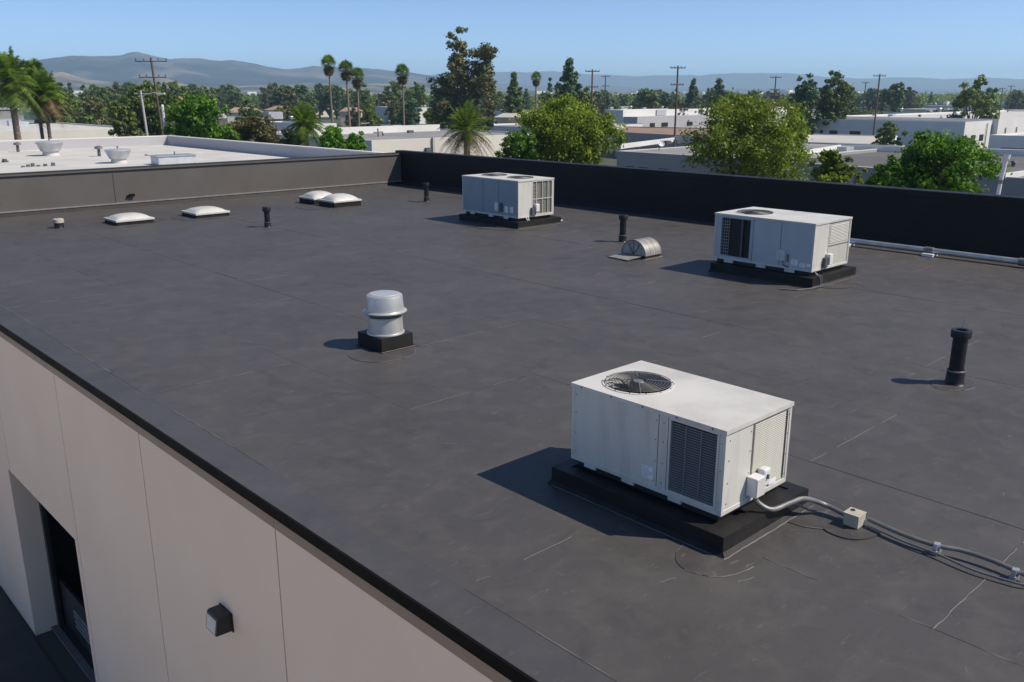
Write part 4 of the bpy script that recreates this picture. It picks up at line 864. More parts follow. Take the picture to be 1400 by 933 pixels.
# houses with pitched roofs
def house(px, py, dist, wpx, hpx, label, wall='wall_beige', roof='roof_tile', group=None, rz=None):
    p = far(px, py, dist); s = dist/FPX; w_ = wpx*s/2; H = p[2]-GZ; rh = hpx*s; l_ = w_*.8
    t = thing('house', label, 'house', (p[0], p[1], GZ), rad(-YAW)+random.uniform(-.5, .5) if rz is None else rz, group)
    MB().box(-w_, w_, -l_, l_, 0, H-rh).build('wall', wall, t)
    m = MB(); e = .5; m.add([(-w_-e, -l_-e, H-rh), (w_+e, -l_-e, H-rh), (w_+e, l_+e, H-rh), (-w_-e, l_+e, H-rh), (-w_*.55, 0, H), (w_*.55, 0, H)], [(0, 1, 5, 4), (1, 2, 5), (2, 3, 4, 5), (3, 0, 4), (3, 2, 1, 0)]); m.build('roof', roof, t)
    for q in (-w_*.5, w_*.2): MB().box(q, q+w_*.3, -l_-.05, -l_, (H-rh)*.35, (H-rh)*.75).build('window', 'glass_dark', t)
    return t
house(334, 147, 300, 44, 6, 'wide cream house with brown roof among trees left of centre')
house(697, 155, 230, 32, 5, 'peach house with pale tiled roof right of the tall eucalyptus', 'wall_pink', 'roof_beige')
house(386, 145, 350, 34, 5, 'house with reddish roof just left of the thin palms', 'wall_beige', 'roof_tile')
house(480, 147, 380, 26, 5, 'tan tiled house behind the right-hand thin palm', 'wall_pink', 'roof_tile')
house(533, 137, 520, 18, 4, 'small pink-roofed house above the lilac building', 'wall_white', 'roof_tile')
house(1008, 138, 560, 22, 3, 'grey-roofed house left of the wide leafy tree top', 'wall_grey', 'roof_grey')
t = thing('domed_building', 'orange terracotta domed building among the left trees', 'building', tuple(far(235, 150, 420)*np.array([1, 1, 0])+np.array([0, 0, GZ])), rad(-YAW))
H = far(235, 125, 420)[2]-GZ; sc = 420/FPX
MB().box(-11*sc, 11*sc, -5, 5, 0, H-6*sc).build('wall', 'terracotta', t)
m = MB(); m.lathe([(6*sc, H-6*sc), (5.6*sc, H-3*sc), (3.5*sc, H-.8*sc), (.3, H)], (-4*sc, 0), 16); m.build('dome', 'terracotta', t, smooth=True)
m = MB(); m.lathe([(4.5*sc, H-6*sc), (4*sc, H-3.2*sc), (2*sc, H-1.2*sc), (.2, H-.8*sc)], (6*sc, 0), 16); m.build('dome', 'terracotta', t, smooth=True)
random.seed(77)
hs = [(random.uniform(-20, 1420), random.uniform(450, 1500)) for _ in range(64)]
protos = []
for k, (px, dd) in enumerate(hs):
    roof = ['white_roof', 'roof_grey', 'roof_beige', 'roof_beige', 'white_roof', 'roof_grey', 'roof_tile', 'roof_beige'][k % 8]; s = random.uniform(12, 34)
    if k < 8:
        t = thing('far_house', 'tiny low pale building among the distant trees', 'building', (0, 0, GZ), 0, 'tiny pale buildings among the far trees')
        MB().box(-1, 1, -.5, .5, 0, 4.9).build('wall', ['wall_white', 'wall_beige', 'wall_grey'][k % 3], t); m = MB(); m.box(-1.02, 1.02, -.52, .52, 4.9, 5.15); m.box(-.5, -.42, -.1, .0, 5.15, 5.7); m.box(.3, .36, .1, .2, 5.15, 5.6); m.build('roof', roof, t); protos.append(t)
    else: t = copy_tree(protos[k % 8])
    p = far(px, 128.7, dd); t.location = (p[0], p[1], GZ); t.rotation_euler = (0, 0, random.choice((0, 1.5708))); t.scale = (s*.9, s*.6, random.uniform(.75, 1.2))

# ================================================================== POLES
def upole(px, ptop, dist, label, arms=2, lean=0., cw=1.25, gap=2.6, th=.09, pr_=.19):
    p = far(px, ptop, dist); H = p[2]-GZ; t = thing('utility_pole', label, 'utility pole', (p[0], p[1], GZ), rad(-YAW)+.15, 'wooden utility poles')
    m = MB(); m.tube([(lean*H, 0, 0), (0, 0, H)], [pr_, pr_*.7], 8); m.build('pole', 'wood_pole', t, smooth=True)
    for k in range(arms):
        z = H-.35-k*gap; m = MB(); m.box(-cw*(1-.15*k), cw*(1-.15*k), -th, th, z-th*.8, z+th*.8); m.build('crossarm', 'wood_pole', t)
        m = MB()
        for x in (-.95, -.45, .45, .95): m.lathe([(.05, z+.08), (.08, z+.18), (.04, z+.28)], (x*cw*(1-.15*k), 0), 6)
        m.build('insulator', 'steel_grey', t)
    return t
upole(206, 79, 97, 'tall brown utility pole before the left mountains', 2, .05, 1.5, 1.5, .055, .14)
upole(810, 95, 160, 'utility pole with wide crossarm right of the blue-green pine', 2)
upole(828, 103, 260, 'thinner utility pole just right of another, by the leafy tree', 2)
upole(927, 90, 150, 'tall utility pole rising from the brown-roofed building', 2)
upole(1061, 104, 210, 'utility pole behind the wide leafy tree', 2)
upole(1203, 101.5, 185, 'utility pole over the office block roof', 2)
upole(1184, 112, 300, 'distant utility pole left of the one over the office', 1)
upole(1371, 120, 330, 'distant utility pole right of the loose-crowned tree', 1)
upole(1383, 117, 350, 'farthest utility pole near the right edge', 2)
p = far(192, 124, 91); H = p[2]-GZ; t = thing('street_lamp', 'pale concrete street lamp with curved arm left of the brown pole', 'street lamp', (p[0], p[1], GZ), rad(-YAW))
m = MB(); m.tube([(.55, 0, 0), (0, 0, H)], [.15, .1], 10); m.build('post', 'pole_grey', t, smooth=True)
m = MB(); m.tube([(.03, 0, H-.6), (.5, 0, H-.35), (1.2, 0, H-.2), (1.7, 0, H-.25)], .05, 6); m.tube([(-.6, 0, H-.3), (.6, 0, H-.3)], .05, 6); m.build('arm', 'pole_grey', t)
m = MB(); m.box(1.5, 2.2, -.14, .14, H-.35, H-.2); m.build('lamp_head', 'plastic_white', t)
p = far(222, 146, 89); t = thing('white_pole', 'short plain white pole at the far corner of the white roof', 'pole', (p[0], p[1], GZ), rad(-YAW)); m = MB(); m.tube([(.12, 0, 0), (0, 0, p[2]-GZ)], [.16, .13], 10); m.build('post', 'plastic_white', t, smooth=True); m = MB(); m.lathe([(.16, p[2]-GZ), (.1, p[2]-GZ+.15), (0, p[2]-GZ+.2)], n=10, close=False); m.build('cap', 'plastic_white', t)
p = far(1377, 213, 37); t = thing('white_standpipe', 'white standpipe rising behind the black parapet at right', 'standpipe', (p[0], p[1], GZ), rad(-YAW)); H = p[2]-GZ
m = MB(); m.tube([(-.5, 0, 0), (-.10, 0, H-.9), (0, 0, H-.05)], .07, 12); m.build('pipe', 'plastic_white', t, smooth=True); m = MB(); m.tube([(-.02, 0, H-.12), (.02, 0, H+.05)], .11, 12); m.build('pipe_cap', 'plastic_white', t, smooth=True)
m = MB(); m.box(-.24, -.08, -.1, .1, H-1.0, H-.85); m.build('bracket', 'steel_grey', t)
t = thing('parapet_wall', 'pale grey retaining wall with thin rail beside the white standpipe', 'wall', tuple(far(1395, 205, 110)*np.array([1, 1, 0])+np.array([0, 0, GZ])), 0)
MB().box(-.2, .2, -20, 8, 0, 4.5).build('wall', 'wall_grey', t)

# ================================================================== TREES
def leaves(centres, radii, per, size, flat=.0, droop=0.):
    """leaf quads around clump centres; returns V,F arrays"""
    n = len(centres)*per; C = np.repeat(np.asarray(centres), per, 0); R = np.repeat(np.asarray(radii), per)[:, None]
    d = RNG.normal(size=(n, 3)); d /= np.linalg.norm(d, axis=1)[:, None]; rr = RNG.random((n, 1))**.6*(.7+.6*RNG.random((n, 1)))
    P = C+d*R*rr*np.array([1.1, 1.1, .8])+RNG.normal(size=(n, 3))*R*.12
    nrm = d*.75+RNG.normal(size=(n, 3))*.55+np.array([0, 0, .35]); nrm /= np.linalg.norm(nrm, axis=1)[:, None]
    u = np.cross(nrm, RNG.normal(size=(n, 3))); u /= np.linalg.norm(u, axis=1)[:, None]; v = np.cross(nrm, u)
    s = size*(.6+.8*RNG.random((n, 1))); a, b = u*s, v*s*.55
    V = np.stack([P-a, P-b*1.0, P+a, P+b*1.0], 1).reshape(-1, 3); V[:, 2] -= droop*0
    F = np.arange(len(V)).reshape(-1, 4); return V, F
def limb(m, p, q, r0, r1, wob=.08, n=4, k=7):
    p, q = np.array(p, float), np.array(q, float); L_ = np.linalg.norm(q-p)
    pts = [p+(q-p)*t+RNG.normal(size=3)*wob*L_*math.sin(math.pi*t)*.5 for t in np.linspace(0, 1, n)]
    m.tube(pts, [lerp(r0, r1, t) for t in np.linspace(0, 1, n)], k, False); return pts
def broad(name, label, loc, H, Wd, mat, cat='tree', bottom=.25, nclump=150, per=90, leaf=.16, seed=0, group=None, loose=.0, shape=1.0, multi=False):
    global RNG
    RNG = np.random.default_rng(seed); t = thing(name, label, cat, loc, 0, group); Wd = Wd*1.1
    r = Wd/2; z0 = H*bottom; cz = (H+z0)/2; rz = (H-z0)/2
    cs = []; rs = []
    # several lobes, each a cloud of clumps: uneven outline with gaps
    lobes = [(np.array([RNG.uniform(-.55, .55)*r, RNG.uniform(-.55, .55)*r, cz+RNG.uniform(-.55, .62)*rz]), RNG.uniform(.36, .6)) for _ in range(11)]+[(np.array([0, 0, cz]), .55), (np.array([0, 0, H-.34*rz-.1]), .34)]
    while len(cs) < nclump:
        c, f = lobes[RNG.integers(len(lobes))]; d = RNG.normal(size=3); d /= np.linalg.norm(d); q = c+d*np.array([r, r, rz])*f*(RNG.random()**.28)*(1+loose*RNG.random())
        e = ((q[0]/r)**2+(q[1]/r)**2+((q[2]-cz)/rz)**2)
        if e > .98: continue
        cs.append(q); rs.append(Wd*RNG.uniform(.05, .09)*(1-.25*loose))
    V, F = leaves(cs, rs, per, leaf)
    npmesh('crown', V, F, mat, t)
    m = MB(); tr = max(.12, H*.024)
    top = np.array([0, 0, cz]); limb(m, (0, 0, 0), (RNG.normal()*.1*r, RNG.normal()*.1*r, z0+.1*rz), tr*1.3, tr, .05, 4, 10)
    for k in range(9):
        c, f = lobes[k]; p = (0, 0, z0*.9); mid = (c[0]*.45, c[1]*.45, lerp(z0, c[2], .55)); limb(m, p, mid, tr*.7, tr*.4); pts = limb(m, mid, c, tr*.4, tr*.14)
        for _ in range(4): dd = RNG.normal(size=3); dd /= np.linalg.norm(dd); limb(m, pts[-2], c+dd*np.array([r, r, rz])*f*.75, tr*.16, tr*.05, .1, 3, 5)
    m.build('trunk', 'bark', t, smooth=True); return t
def bush_far(name, label, loc, H, Wd, mat, group=None, seed=0, pts=26, per=26, leaf=.5, bottom=.12): 
    return broad(name, label, loc, H, Wd, mat, 'tree', bottom, pts, per, leaf, seed, group)
def conifer(name, label, loc, H, Wd, mat, seed=0, group=None, per=34, leaf=.30, levels=14, ragged=.3, bare=.12):
    global RNG
    RNG = np.random.default_rng(seed); t = thing(name, label, 'tree', loc, 0, group); cs = []; rs = []; m = MB()
    limb(m, (0, 0, 0), (0, 0, H*.98), H*.02, H*.003, .01, 6, 8)
    for k in range(levels):
        f = k/(levels-1); z = H*(bare+(1-bare)*f*.97); R = Wd*.78*((1-f)**.8)*RNG.uniform(1-ragged, 1)+.05*Wd*.4
        nb = max(3, int(7*(1-f)+3))
        for j in range(nb):
            a = 2*math.pi*(j+RNG.random()*.8)/nb; RR = R*RNG.uniform(.65, 1.08); q = np.array([math.cos(a)*RR, math.sin(a)*RR, z-RR*.10+RNG.normal()*.02*H])
            limb(m, (0, 0, z), q, H*.006*(1.2-f), H*.0015, .06, 3, 4)
            for s in (.35, .6, .8, 1.0):
                cs.append(np.array([0, 0, z])*(1-s)+q*s+RNG.normal(size=3)*.02*Wd); rs.append(Wd*.075*(1.3-s*.5))
    V, F = leaves(cs, rs, per, leaf); npmesh('crown', V, F, mat, t); m.build('trunk', 'bark', t, smooth=True); return t
def tall_loose(name, label, loc, H, Wd, mat, seed=0):
    """tall open eucalyptus: long limbs with separate foliage tufts"""
    global RNG
    RNG = np.random.default_rng(seed); t = thing(name, label, 'tree', loc, rad(-YAW)); m = MB(); cs = []; rs = []
    limb(m, (0, 0, 0), (-.02*Wd, 0, H*.55), H*.017, H*.011, .02, 5, 9); limb(m, (-.02*Wd, 0, H*.55), (-.03*Wd, 0, H*.93), H*.011, H*.003, .03, 6, 8)
    # (x, z) tufts roughly as seen: main spire, a right-hand fork, sparse lower limbs
    spec = []
    for k in range(48): f = .36+.64*RNG.random()**.75; spec.append((RNG.normal()*.13*(1.15-f)+-.06, f, (.5+.6*(1-f))))
    for k in range(36): f = RNG.uniform(.50, .86); spec.append((.10+.30*(f-.42)/.42+RNG.normal()*.07, f, .7))
    for k in range(22): f = RNG.uniform(.28, .62); spec.append((-.33+RNG.normal()*.10+(f-.45)*.25, f, .8))
    for k in range(26): f = RNG.uniform(.12, .45); spec.append((RNG.normal()*.2-.02, f, 1.0))
    for k in range(16): spec.append((.42+RNG.normal()*.04, RNG.uniform(.5, .66), .6))
    for x, f, s in spec:
        q = np.array([x*Wd, RNG.normal()*.14*Wd, f*H]); zz = max(.12, f-.10-abs(x)*.25)*H; rt = (-.02*Wd, 0, zz)
        if RNG.random() < .6: limb(m, rt, q, H*.0035, H*.001, .07, 4, 5)
        for _ in range(3): cs.append(q+RNG.normal(size=3)*Wd*.05); rs.append(Wd*.078*(.6+.5*s))
    limb(m, (0, 0, H*.30), (.18*Wd, 0, H*.56), H*.007, H*.005, .05, 4, 6); limb(m, (.18*Wd, 0, H*.56), (.27*Wd, 0, H*.8), H*.005, H*.002, .05, 4, 6)
    V, F = leaves(cs, rs, 60, .30); npmesh('crown', V, F, mat, t); m.build('trunk', 'bark', t, smooth=True); return t
def frond(m, base, direc, L_, w_, droop, rise, nseg=12, fan_=False, tilt=.35):
    """feather frond: a rachis with paired narrow leaflets"""
    d = np.array([math.cos(direc), math.sin(direc), 0]); s = np.array([-d[1], d[0], 0]); P = []
    for k in range(nseg+1):
        t = k/nseg; P.append(np.array(base)+d*L_*t*math.cos(rise)*(1-.15*t*t)+np.array([0, 0, L_*(math.sin(rise)*t-droop*t*t)]))
    for k in range(1, nseg+1):
        t = k/nseg; p = P[k]; tg = P[k]-P[k-1]; tg = tg/np.linalg.norm(tg); ll = w_*math.sin(math.pi*min(1, .12+t*.86))**.6+.02
        for sg in (-1, 1):
            for h in (0, .5):
                b = p-(P[k]-P[k-1])*h; e = b+sg*s*ll*.85+tg*ll*.55+np.array([0, 0, -ll*tilt*RNG.uniform(.2, 1.5)]); c = tg*ll*.085+.008
                m.v += [tuple(b-c), tuple(b+c), tuple(e)]; n = len(m.v); m.f.append((n-3, n-2, n-1))
def palm_feather(label, loc, H, nf=40, L_=2.6, seed=0, trunk_r=.24, skirt=True, group=None, dense=1.0, w_=.55):
    global RNG
    RNG = np.random.default_rng(seed); t = thing('date_palm', label, 'palm tree', loc, 0, group)
    m = MB(); pts = [(0, 0, z) for z in np.linspace(0, H, 12)]; m.tube(pts, [trunk_r*(1.2-.25*k/11+.06*(k % 2)) for k in range(12)], 12, False); m.lathe([(trunk_r*1.0, H-.8), (trunk_r*1.7, H-.2), (trunk_r*1.2, H+.25), (0, H+.4)], n=14, close=False); m.build('trunk', 'bark_palm', t, smooth=True)
    up = MB(); dn = MB()
    for k in range(nf):
        rise = lerp(1.4, -.75, (k/nf)**1.0); a = k*2.4+RNG.normal()*.2; frond(up if rise > -.05 else dn, (0, 0, H+.1), a, L_*RNG.uniform(.8, 1.1), w_, lerp(.22, .6, k/nf)*RNG.uniform(.7, 1.2), rise, 13)
    up.build('green_frond', 'leaf_palm', t); 
    if skirt:
        for k in range(nf//3): frond(dn, (0, 0, H-.15), k*2.4+1, L_*RNG.uniform(.5, .75), w_*.6, .9, -.35, 10)
    if dn.v: dn.build('dry_frond', 'leaf_dry' if skirt else 'leaf_palm', t)
    return t
def palm_fan(label, loc, H, R=1.6, seed=0, trunk_r=.17, lean=0., group=None, thatch=1.0):
    global RNG
    RNG = np.random.default_rng(seed); t = thing('fan_palm', label, 'palm tree', loc, rad(-YAW), group)
    m = MB(); m.tube([(lean*H, 0, 0), (lean*H*.5, 0, H*.5), (0, 0, H)], [trunk_r*1.35, trunk_r, trunk_r*.9], 10, False); m.build('trunk', 'bark_palm', t, smooth=True)
    for nm, mat, cnt, e0, e1, rr in (('green_crown', 'leaf_palm', 46, 1.45, -.35, 1.0), ('dry_skirt', 'leaf_dry', 30, -.5, -1.35, .85)):
        g_ = MB()
        for k in range(cnt):
            el = lerp(e0, e1, (k/cnt)); a = k*2.4+RNG.normal()*.2; d = np.array([math.cos(a)*math.cos(el), math.sin(a)*math.cos(el), math.sin(el)]); pet = R*.42*rr*RNG.uniform(.8, 1.1)
            c = np.array([0, 0, H-.05])+d*pet-np.array([0, 0, (.0 if nm[0] == 'g' else R*.35*k/cnt)]); side = np.cross(d, [0, 0, 1.]); side /= max(.1, np.linalg.norm(side)); upv = np.cross(side, d)
            g_.tube([(0, 0, H-.1), tuple(c)], .02, 3, False)
            for j in range(11):
                an = lerp(-1.25, 1.25, j/10); q = c+(d*math.cos(an)+side*math.sin(an))*R*.55*rr*RNG.uniform(.85, 1.1)+np.array([0, 0, -.10*R*abs(an)]); w2 = (side*math.cos(an)-d*math.sin(an))*R*.045
                n = len(g_.v); g_.v += [tuple(c-w2*.3), tuple(c*.5+q*.5-w2), tuple(q), tuple(c*.5+q*.5+w2)]; g_.f.append((n, n+1, n+2, n+3))
        g_.build(nm, mat, t)
    return t
def place(px, ptop, dist):
    p = far(px, ptop, dist); return (p[0], p[1], GZ), p[2]-GZ
def sz(px, dist): return px*dist/FPX
# -- near bright trees behind the right parapet
l, H = place(771, 131, 74); broad('leafy_tree', 'large yellow-green leafy tree in the centre, just beyond the black parapet', l, H, sz(152, 74), 'leaf_bright', seed=41, nclump=300, per=95, leaf=.125, bottom=0.35)
l, H = place(712, 176, 71); broad('leafy_tree', 'smaller dark green tree tucked against the left of the central leafy tree', l, H, sz(66, 71), 'leaf_fresh', seed=42, nclump=160, per=75, leaf=.11, bottom=0.5)
l, H = place(1018, 127, 73); broad('leafy_tree', 'widest yellow-green tree with open branchy crown, right of centre', l, H, sz(182, 73), 'leaf_bright', seed=49, nclump=330, per=80, leaf=.13, bottom=0.32, loose=.35)
l, H = place(1290, 180, 55); broad('leafy_tree', 'dense bright green tree overlapping the parapet near the right edge', l, H, sz(150, 55), 'leaf_fresh', seed=44, nclump=300, per=95, leaf=.115, bottom=0.45)
l, H = place(1222, 212, 54); broad('leafy_bush', 'low bright green lobe at the left foot of the dense right tree', l, H, sz(62, 54), 'leaf_fresh', 'bush', seed=45, nclump=130, per=80, leaf=.1, bottom=0.6)
l, H = place(1137, 203, 58); broad('leafy_bush', 'small narrow tree between the widest tree and the dense right tree', l, H, sz(56, 58), 'leaf_bright', seed=46, nclump=130, per=60, leaf=.12, bottom=0.62, loose=.2)
l, H = place(1180, 226, 60); broad('leafy_bush', 'sparse low sprigs against the dark-roofed building wall', l, H, sz(30, 60), 'leaf_bright', 'bush', seed=47, nclump=70, per=26, leaf=.12, bottom=.3, loose=.1)
l, H = place(1218, 165, 150); broad('shrub_tree', 'feathery grey-green tree in front of the office block wall', l, H, sz(42, 150), 'leaf_dark', seed=48, nclump=70, per=60, leaf=.22, bottom=.2, loose=.6)
# -- left group
l, H = place(266, 131, 88); broad('leafy_tree', 'round bright green tree behind the corner of the white roof', l, H, sz(86, 88), 'leaf_fresh', seed=51, nclump=240, per=80, leaf=.16, bottom=0.5)
l, H = place(205, 112, 125); broad('dark_tree', 'tall dark green tree behind the street lamp and brown pole', l, H, sz(92, 125), 'leaf_dark', seed=52, nclump=220, per=80, leaf=.22, bottom=0.3)
l, H = place(172, 133, 118); broad('dark_tree', 'dark green lower tree left of the street lamp', l, H, sz(46, 118), 'leaf_dark', seed=59, nclump=120, per=60, leaf=.22, bottom=0.3)
l, H = place(345, 158, 92); broad('olive_tree', 'brownish olive shrub-like tree right of the round green tree', l, H, sz(104, 92), 'leaf_olive', seed=53, nclump=170, per=70, leaf=.15, bottom=0.55, loose=.4)
l, H = place(459, 172, 84); broad('leafy_bush', 'dark green bush right of the bushy date palm', l, H, sz(50, 84), 'leaf_fresh', 'bush', seed=54, nclump=150, per=60, leaf=.14, bottom=0.62, loose=.1)
l, H = place(487, 180, 82); broad('leafy_bush', 'smaller green bush at the end of the hedge before the grey roof', l, H, sz(44, 82), 'leaf_fresh', 'bush', seed=55, nclump=120, per=60, leaf=.13, bottom=0.62, loose=.1)
l, H = place(392, 176, 88); broad('leafy_bush', 'green bush between the olive tree and the bushy date palm', l, H, sz(46, 88), 'leaf_olive', 'bush', seed=56, nclump=110, per=50, leaf=.14, bottom=0.62, loose=.1)
l, H = place(417, 172, 86); palm_feather('bushy date palm left of the cream building', l, H, 56, 2.6, 61, .25, w_=.65, skirt=False)
l, H = place(638, 181, 70); palm_feather('stout date palm with arching fronds behind the roof corner', l, H, 62, 3.0, 62, .24, w_=.55)
l, H = place(13, 112, 92); palm_feather('tall feather palm with brown trunk at the left edge', l, H, 46, 3.3, 63, .27, skirt=False, w_=1.0)
l, H = place(46, 102, 96); palm_feather('second tall palm from the left edge, top above the mountains', l, H, 44, 1.7, 64, .15, w_=.7)
l, H = place(60, 128, 94); palm_feather('lower drooping palm clump right of the left-edge palm', l, H, 46, 2.7, 65, .16, w_=.9)
# -- thin fan palms
for px, py, dd, ln, sd_, lab in ((449, 88, 220, .02, 71, 'tallest thin fan palm, leftmost of the three together'), (473, 95, 210, .02, 72, 'middle thin fan palm of the three together'), (488, 105, 225, .0, 73, 'shortest thin fan palm, right one of the three together'), (550, 100, 215, 0, 74, 'lone thin fan palm left of the tall eucalyptus'), (733, 107, 260, 0, 75, 'small distant fan palm left of the blue-green pine')):
    l, H = place(px, py, dd); palm_fan(lab, l, H, sz(14 if px != 733 else 10, dd), sd_, .22, ln, 'thin fan palms')
# -- tall eucalyptus, pines
l, H = place(632, 40, 192); tall_loose('eucalyptus_tree', 'tallest tree, open-crowned eucalyptus standing above everything left of centre', l, H, sz(76, 192), 'leaf_euc', 81)
l, H = place(663, 116, 200); broad('dark_tree', 'slim brown-green tree at the right foot of the tall eucalyptus', l, H, sz(28, 200), 'leaf_euc', seed=82, nclump=90, per=60, leaf=.24, bottom=.05)
l, H = place(779, 82, 230); conifer('pine_tree', 'big blue-green pine above the central leafy tree', l, H, sz(56, 230), 'leaf_bluegreen', 83, per=30, leaf=.5, levels=13)
l, H = place(798, 118, 225); broad('dark_tree', 'dark tree at the right foot of the big blue-green pine', l, H, sz(44, 225), 'leaf_dark', seed=84, nclump=80, per=50, leaf=.35)
l, H = place(703, 102, 300); conifer('pine_tree', 'mid-size rounded pine left of the small fan palm', l, H, sz(34, 300), 'leaf_dark', 85, per=26, leaf=.6, levels=10)
l, H = place(752, 106, 330); conifer('pine_tree', 'slim pine just left of the big blue-green pine', l, H, sz(12, 330), 'leaf_dark', 86, per=22, leaf=.5, levels=9)
l, H = place(948, 112, 380); conifer('pine_tree', 'cone-shaped pine right of the tall utility pole', l, H, sz(22, 380), 'leaf_bluegreen', 87, per=26, leaf=.7, levels=11)
l, H = place(984, 110, 400); conifer('pine_tree', 'wide-topped pine above the left of the widest tree', l, H, sz(34, 400), 'leaf_bluegreen', 88, per=26, leaf=.7, levels=9, ragged=.5)
l, H = place(1105, 101, 235); broad('dark_tree', 'dark rounded tree, left one of the big dark pair', l, H, sz(50, 235), 'leaf_bluegreen', seed=89, nclump=170, per=60, leaf=.38, bottom=.05)
l, H = place(1142, 97, 240); broad('dark_tree', 'dark tall tree, right one of the big dark pair', l, H, sz(50, 240), 'leaf_dark', seed=90, nclump=170, per=60, leaf=.38, bottom=.05)
l, H = place(1228, 113, 430); broad('dark_tree', 'rounded dark tree beyond the office block roof', l, H, sz(32, 430), 'leaf_dark', seed=91, nclump=80, per=45, leaf=.7)
l, H = place(1336, 104, 250); broad('dark_tree', 'loose-crowned leaning dark tree near the right edge', l, H, sz(58, 250), 'leaf_dark', seed=92, nclump=110, per=50, leaf=.4, bottom=.2, loose=.7)
l, H = place(886, 121, 400); broad('dark_tree', 'dark rounded tree left of the tall utility pole', l, H, sz(34, 400), 'leaf_dark', seed=93, nclump=90, per=45, leaf=.6)
l, H = place(568, 112, 420); broad('dark_tree', 'dark green tree right of the lone fan palm', l, H, sz(30, 420), 'leaf_dark', seed=94, nclump=70, per=45, leaf=.6)
l, H = place(505, 142, 240); broad('leafy_tree', 'mid green tree left of the lilac building', l, H, sz(44, 240), 'leaf_bright', seed=95, nclump=90, per=50, leaf=.35, bottom=.05)
l, H = place(612, 152, 196); broad('dark_tree', 'dark bushy tree at the left foot of the tall eucalyptus', l, H, sz(36, 196), 'leaf_dark', seed=96, nclump=90, per=50, leaf=.26, bottom=.05)
l, H = place(598, 154, 200); broad('leafy_bush', 'small round green bush before the lilac building end', l, H, sz(20, 200), 'leaf_fresh', 'bush', seed=97, nclump=40, per=40, leaf=.24, bottom=.05)
# -- band of trees: prototypes copied with own place and size
random.seed(31)
pr = []
for k, (mt, sd_) in enumerate((('leaf_dark', 101), ('leaf_bluegreen', 102), ('leaf_euc', 103), ('leaf_dark', 104), ('leaf_bright', 105), ('leaf_olive', 106))):
    pr.append(broad('tree', 'x', (0, 0, GZ), 10, 8, mt, seed=sd_, nclump=64, per=70, leaf=.30, bottom=.05, loose=.2 if k % 2 else 0))
for k, sd_ in enumerate((111, 112, 113)): pr.append(conifer('pine', 'x', (0, 0, GZ), 10, 5, 'leaf_bluegreen' if k else 'leaf_dark', sd_, per=16, leaf=.34, levels=9, ragged=.4))
KLAB = {'leaf_dark': 'dark green', 'leaf_bluegreen': 'blue-green', 'leaf_euc': 'grey-green', 'leaf_bright': 'yellow-green', 'leaf_olive': 'olive brown'}
kinds = ['dark rounded', 'blue-green rounded', 'grey-green', 'dark spreading', 'bright yellow-green', 'olive brown', 'dark pointed pine', 'blue-green pointed pine', 'ragged blue-green pine']
used = set()
LM = [(60, 'left palms'), (205, 'brown utility pole'), (265, 'round green tree'), (345, 'olive tree'), (417, 'bushy date palm'), (470, 'three thin fan palms'), (550, 'lone fan palm'), (632, 'tall eucalyptus'), (703, 'rounded pine'), (780, 'big blue-green pine'), (886, 'dark rounded tree'), (927, 'brown-roof pole'), (984, 'wide-topped pine'), (1061, 'widest tree'), (1123, 'big dark pair'), (1203, 'office roof pole'), (1290, 'dense right tree'), (1336, 'loose-crowned tree'), (1400, 'right edge')]
band_n = {}
def band(n, x0, x1, d0, d1, t0, t1, where, wts):
    for _ in range(n):
        k = random.choices(range(9), wts)[0]; dd = random.uniform(d0, d1); px = random.uniform(x0, x1); py = random.uniform(t0, t1)
        (l, H) = place(px, py, dd); H = max(3.0, min(H, 22)); lo = dd < 235
        o = pr[k] if k not in used else copy_tree(pr[k]); used.add(k)
        w_ = random.uniform(.75, 1.35)*(1 if k < 6 else .85); s = H/10; o.scale = (s*w_, s*w_, s); o.location = l; o.rotation_euler = (0, 0, random.uniform(0, 6.28))
        lx, ln = min(LM, key=lambda q: abs(q[0]-px)); sd_ = 'left of' if px < lx-6 else ('right of' if px > lx+6 else 'in line with'); szw = 'tall' if H > 13 else ('mid-size' if H > 9 else 'low'); o['label'] = '%s %s tree %s the %s, %s' % (szw, kinds[k], sd_, ln, where); o['category'] = 'tree'; o['group'] = 'band of mid-distance trees'
band(46, 60, 620, 380, 620, 111, 122, 'band below the mountains', (4, 3, 3, 4, 1, 1, 2, 2, 1))
band(34, 80, 640, 240, 360, 136, 148, 'lower band', (2, 1, 3, 2, 4, 3, 0, 0, 0))
band(12, 60, 170, 230, 300, 126, 136, 'near band', (3, 1, 2, 2, 3, 2, 0, 0, 0))
band(30, 660, 1100, 380, 700, 121, 128, 'far band', (4, 3, 3, 3, 1, 1, 2, 2, 2))
band(24, 660, 1100, 340, 460, 133, 139, 'middle band', (3, 1, 3, 2, 3, 3, 0, 0, 0))
band(22, 1160, 1420, 480, 800, 121, 127, 'farthest band', (4, 3, 2, 3, 0, 1, 3, 3, 2))
band(16, 1160, 1420, 300, 420, 146, 152, 'shrubby row', (3, 1, 3, 2, 3, 3, 0, 0, 0))
byl = {}
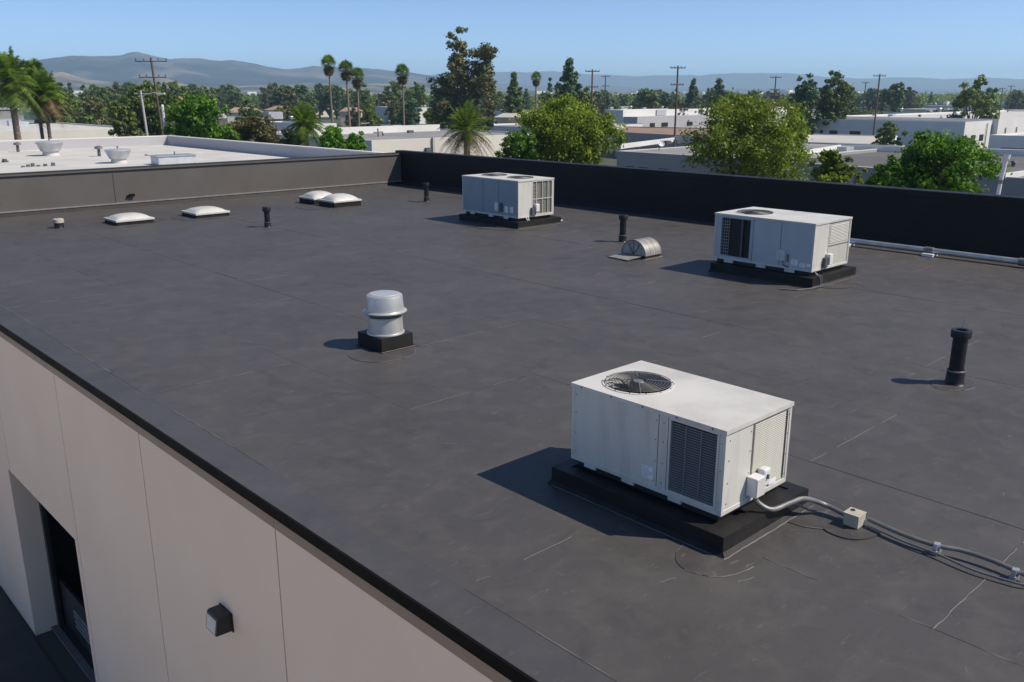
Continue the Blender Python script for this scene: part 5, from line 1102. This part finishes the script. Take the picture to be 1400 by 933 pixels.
for o in bpy.data.objects:
    if o.get('group') == 'band of mid-distance trees': byl.setdefault(o['label'], []).append(o)
for lb, os_ in byl.items():
    if len(os_) > 1:
        os_.sort(key=lambda o: o.location.length)
        for o, wd in zip(os_, ('nearest', 'farthest') if len(os_) == 2 else ('nearest', 'middle one', 'farthest')): o['label'] = lb+', '+wd
# -- far woodland as one mass
rs_ = np.random.default_rng(5); VV = []
nT = 6500
azc = math.atan2(FW[0], FW[1]); az = azc+rs_.uniform(-.78, .78, nT); dist = 620*(2900/620)**(rs_.random(nT)); hh = rs_.uniform(6, 13, nT)*(1+.12*rs_.standard_normal(nT)); ww = rs_.uniform(5, 11, nT)
for T in range(nT):
    n = 70 if dist[T] < 1200 else 34; R = ww[T]/2*(1+dist[T]/3500)
    d = rs_.normal(size=(n, 3)); d /= np.linalg.norm(d, axis=1)[:, None]; P = d*np.array([R, R, hh[T]*.46])*(rs_.random((n, 1))**.3); P[:, 2] += hh[T]*.55
    P += np.array([dist[T]*math.sin(az[T]), dist[T]*math.cos(az[T]), GZ])
    u = rs_.normal(size=(n, 3)); u /= np.linalg.norm(u, axis=1)[:, None]; v = np.cross(u, d); v /= np.linalg.norm(v, axis=1)[:, None]; s = (.7+.8*rs_.random((n, 1)))*(1+dist[T]/1500)
    VV.append(np.stack([P-u*s, P+u*s*.6+v*s*.6, P+v*s-u*s*.2], 1).reshape(-1, 3))
VV = np.concatenate(VV); o = npmesh('distant_woodland', VV, np.arange(len(VV)).reshape(-1, 3), 'leaf_dark'); tag(o, kind='stuff')
hb = MB(); random.seed(3)
for _ in range(420):
    p = far(random.uniform(-20, 1420), 128.7, random.uniform(1900, 3100)); a = random.uniform(5, 16); b_ = random.uniform(5, 16); h_ = random.uniform(5, 13)+ (random.random() < .4)*random.uniform(2, 9); hb.box(p[0]-a, p[0]+a, p[1]-b_, p[1]+b_, GZ, GZ+h_)
tag(hb.build('distant_town', 'wall_white'), kind='stuff')
print('tris', sum(len(o.data.polygons) for o in bpy.data.objects if o.type == 'MESH'), 'objects', len(bpy.data.objects))
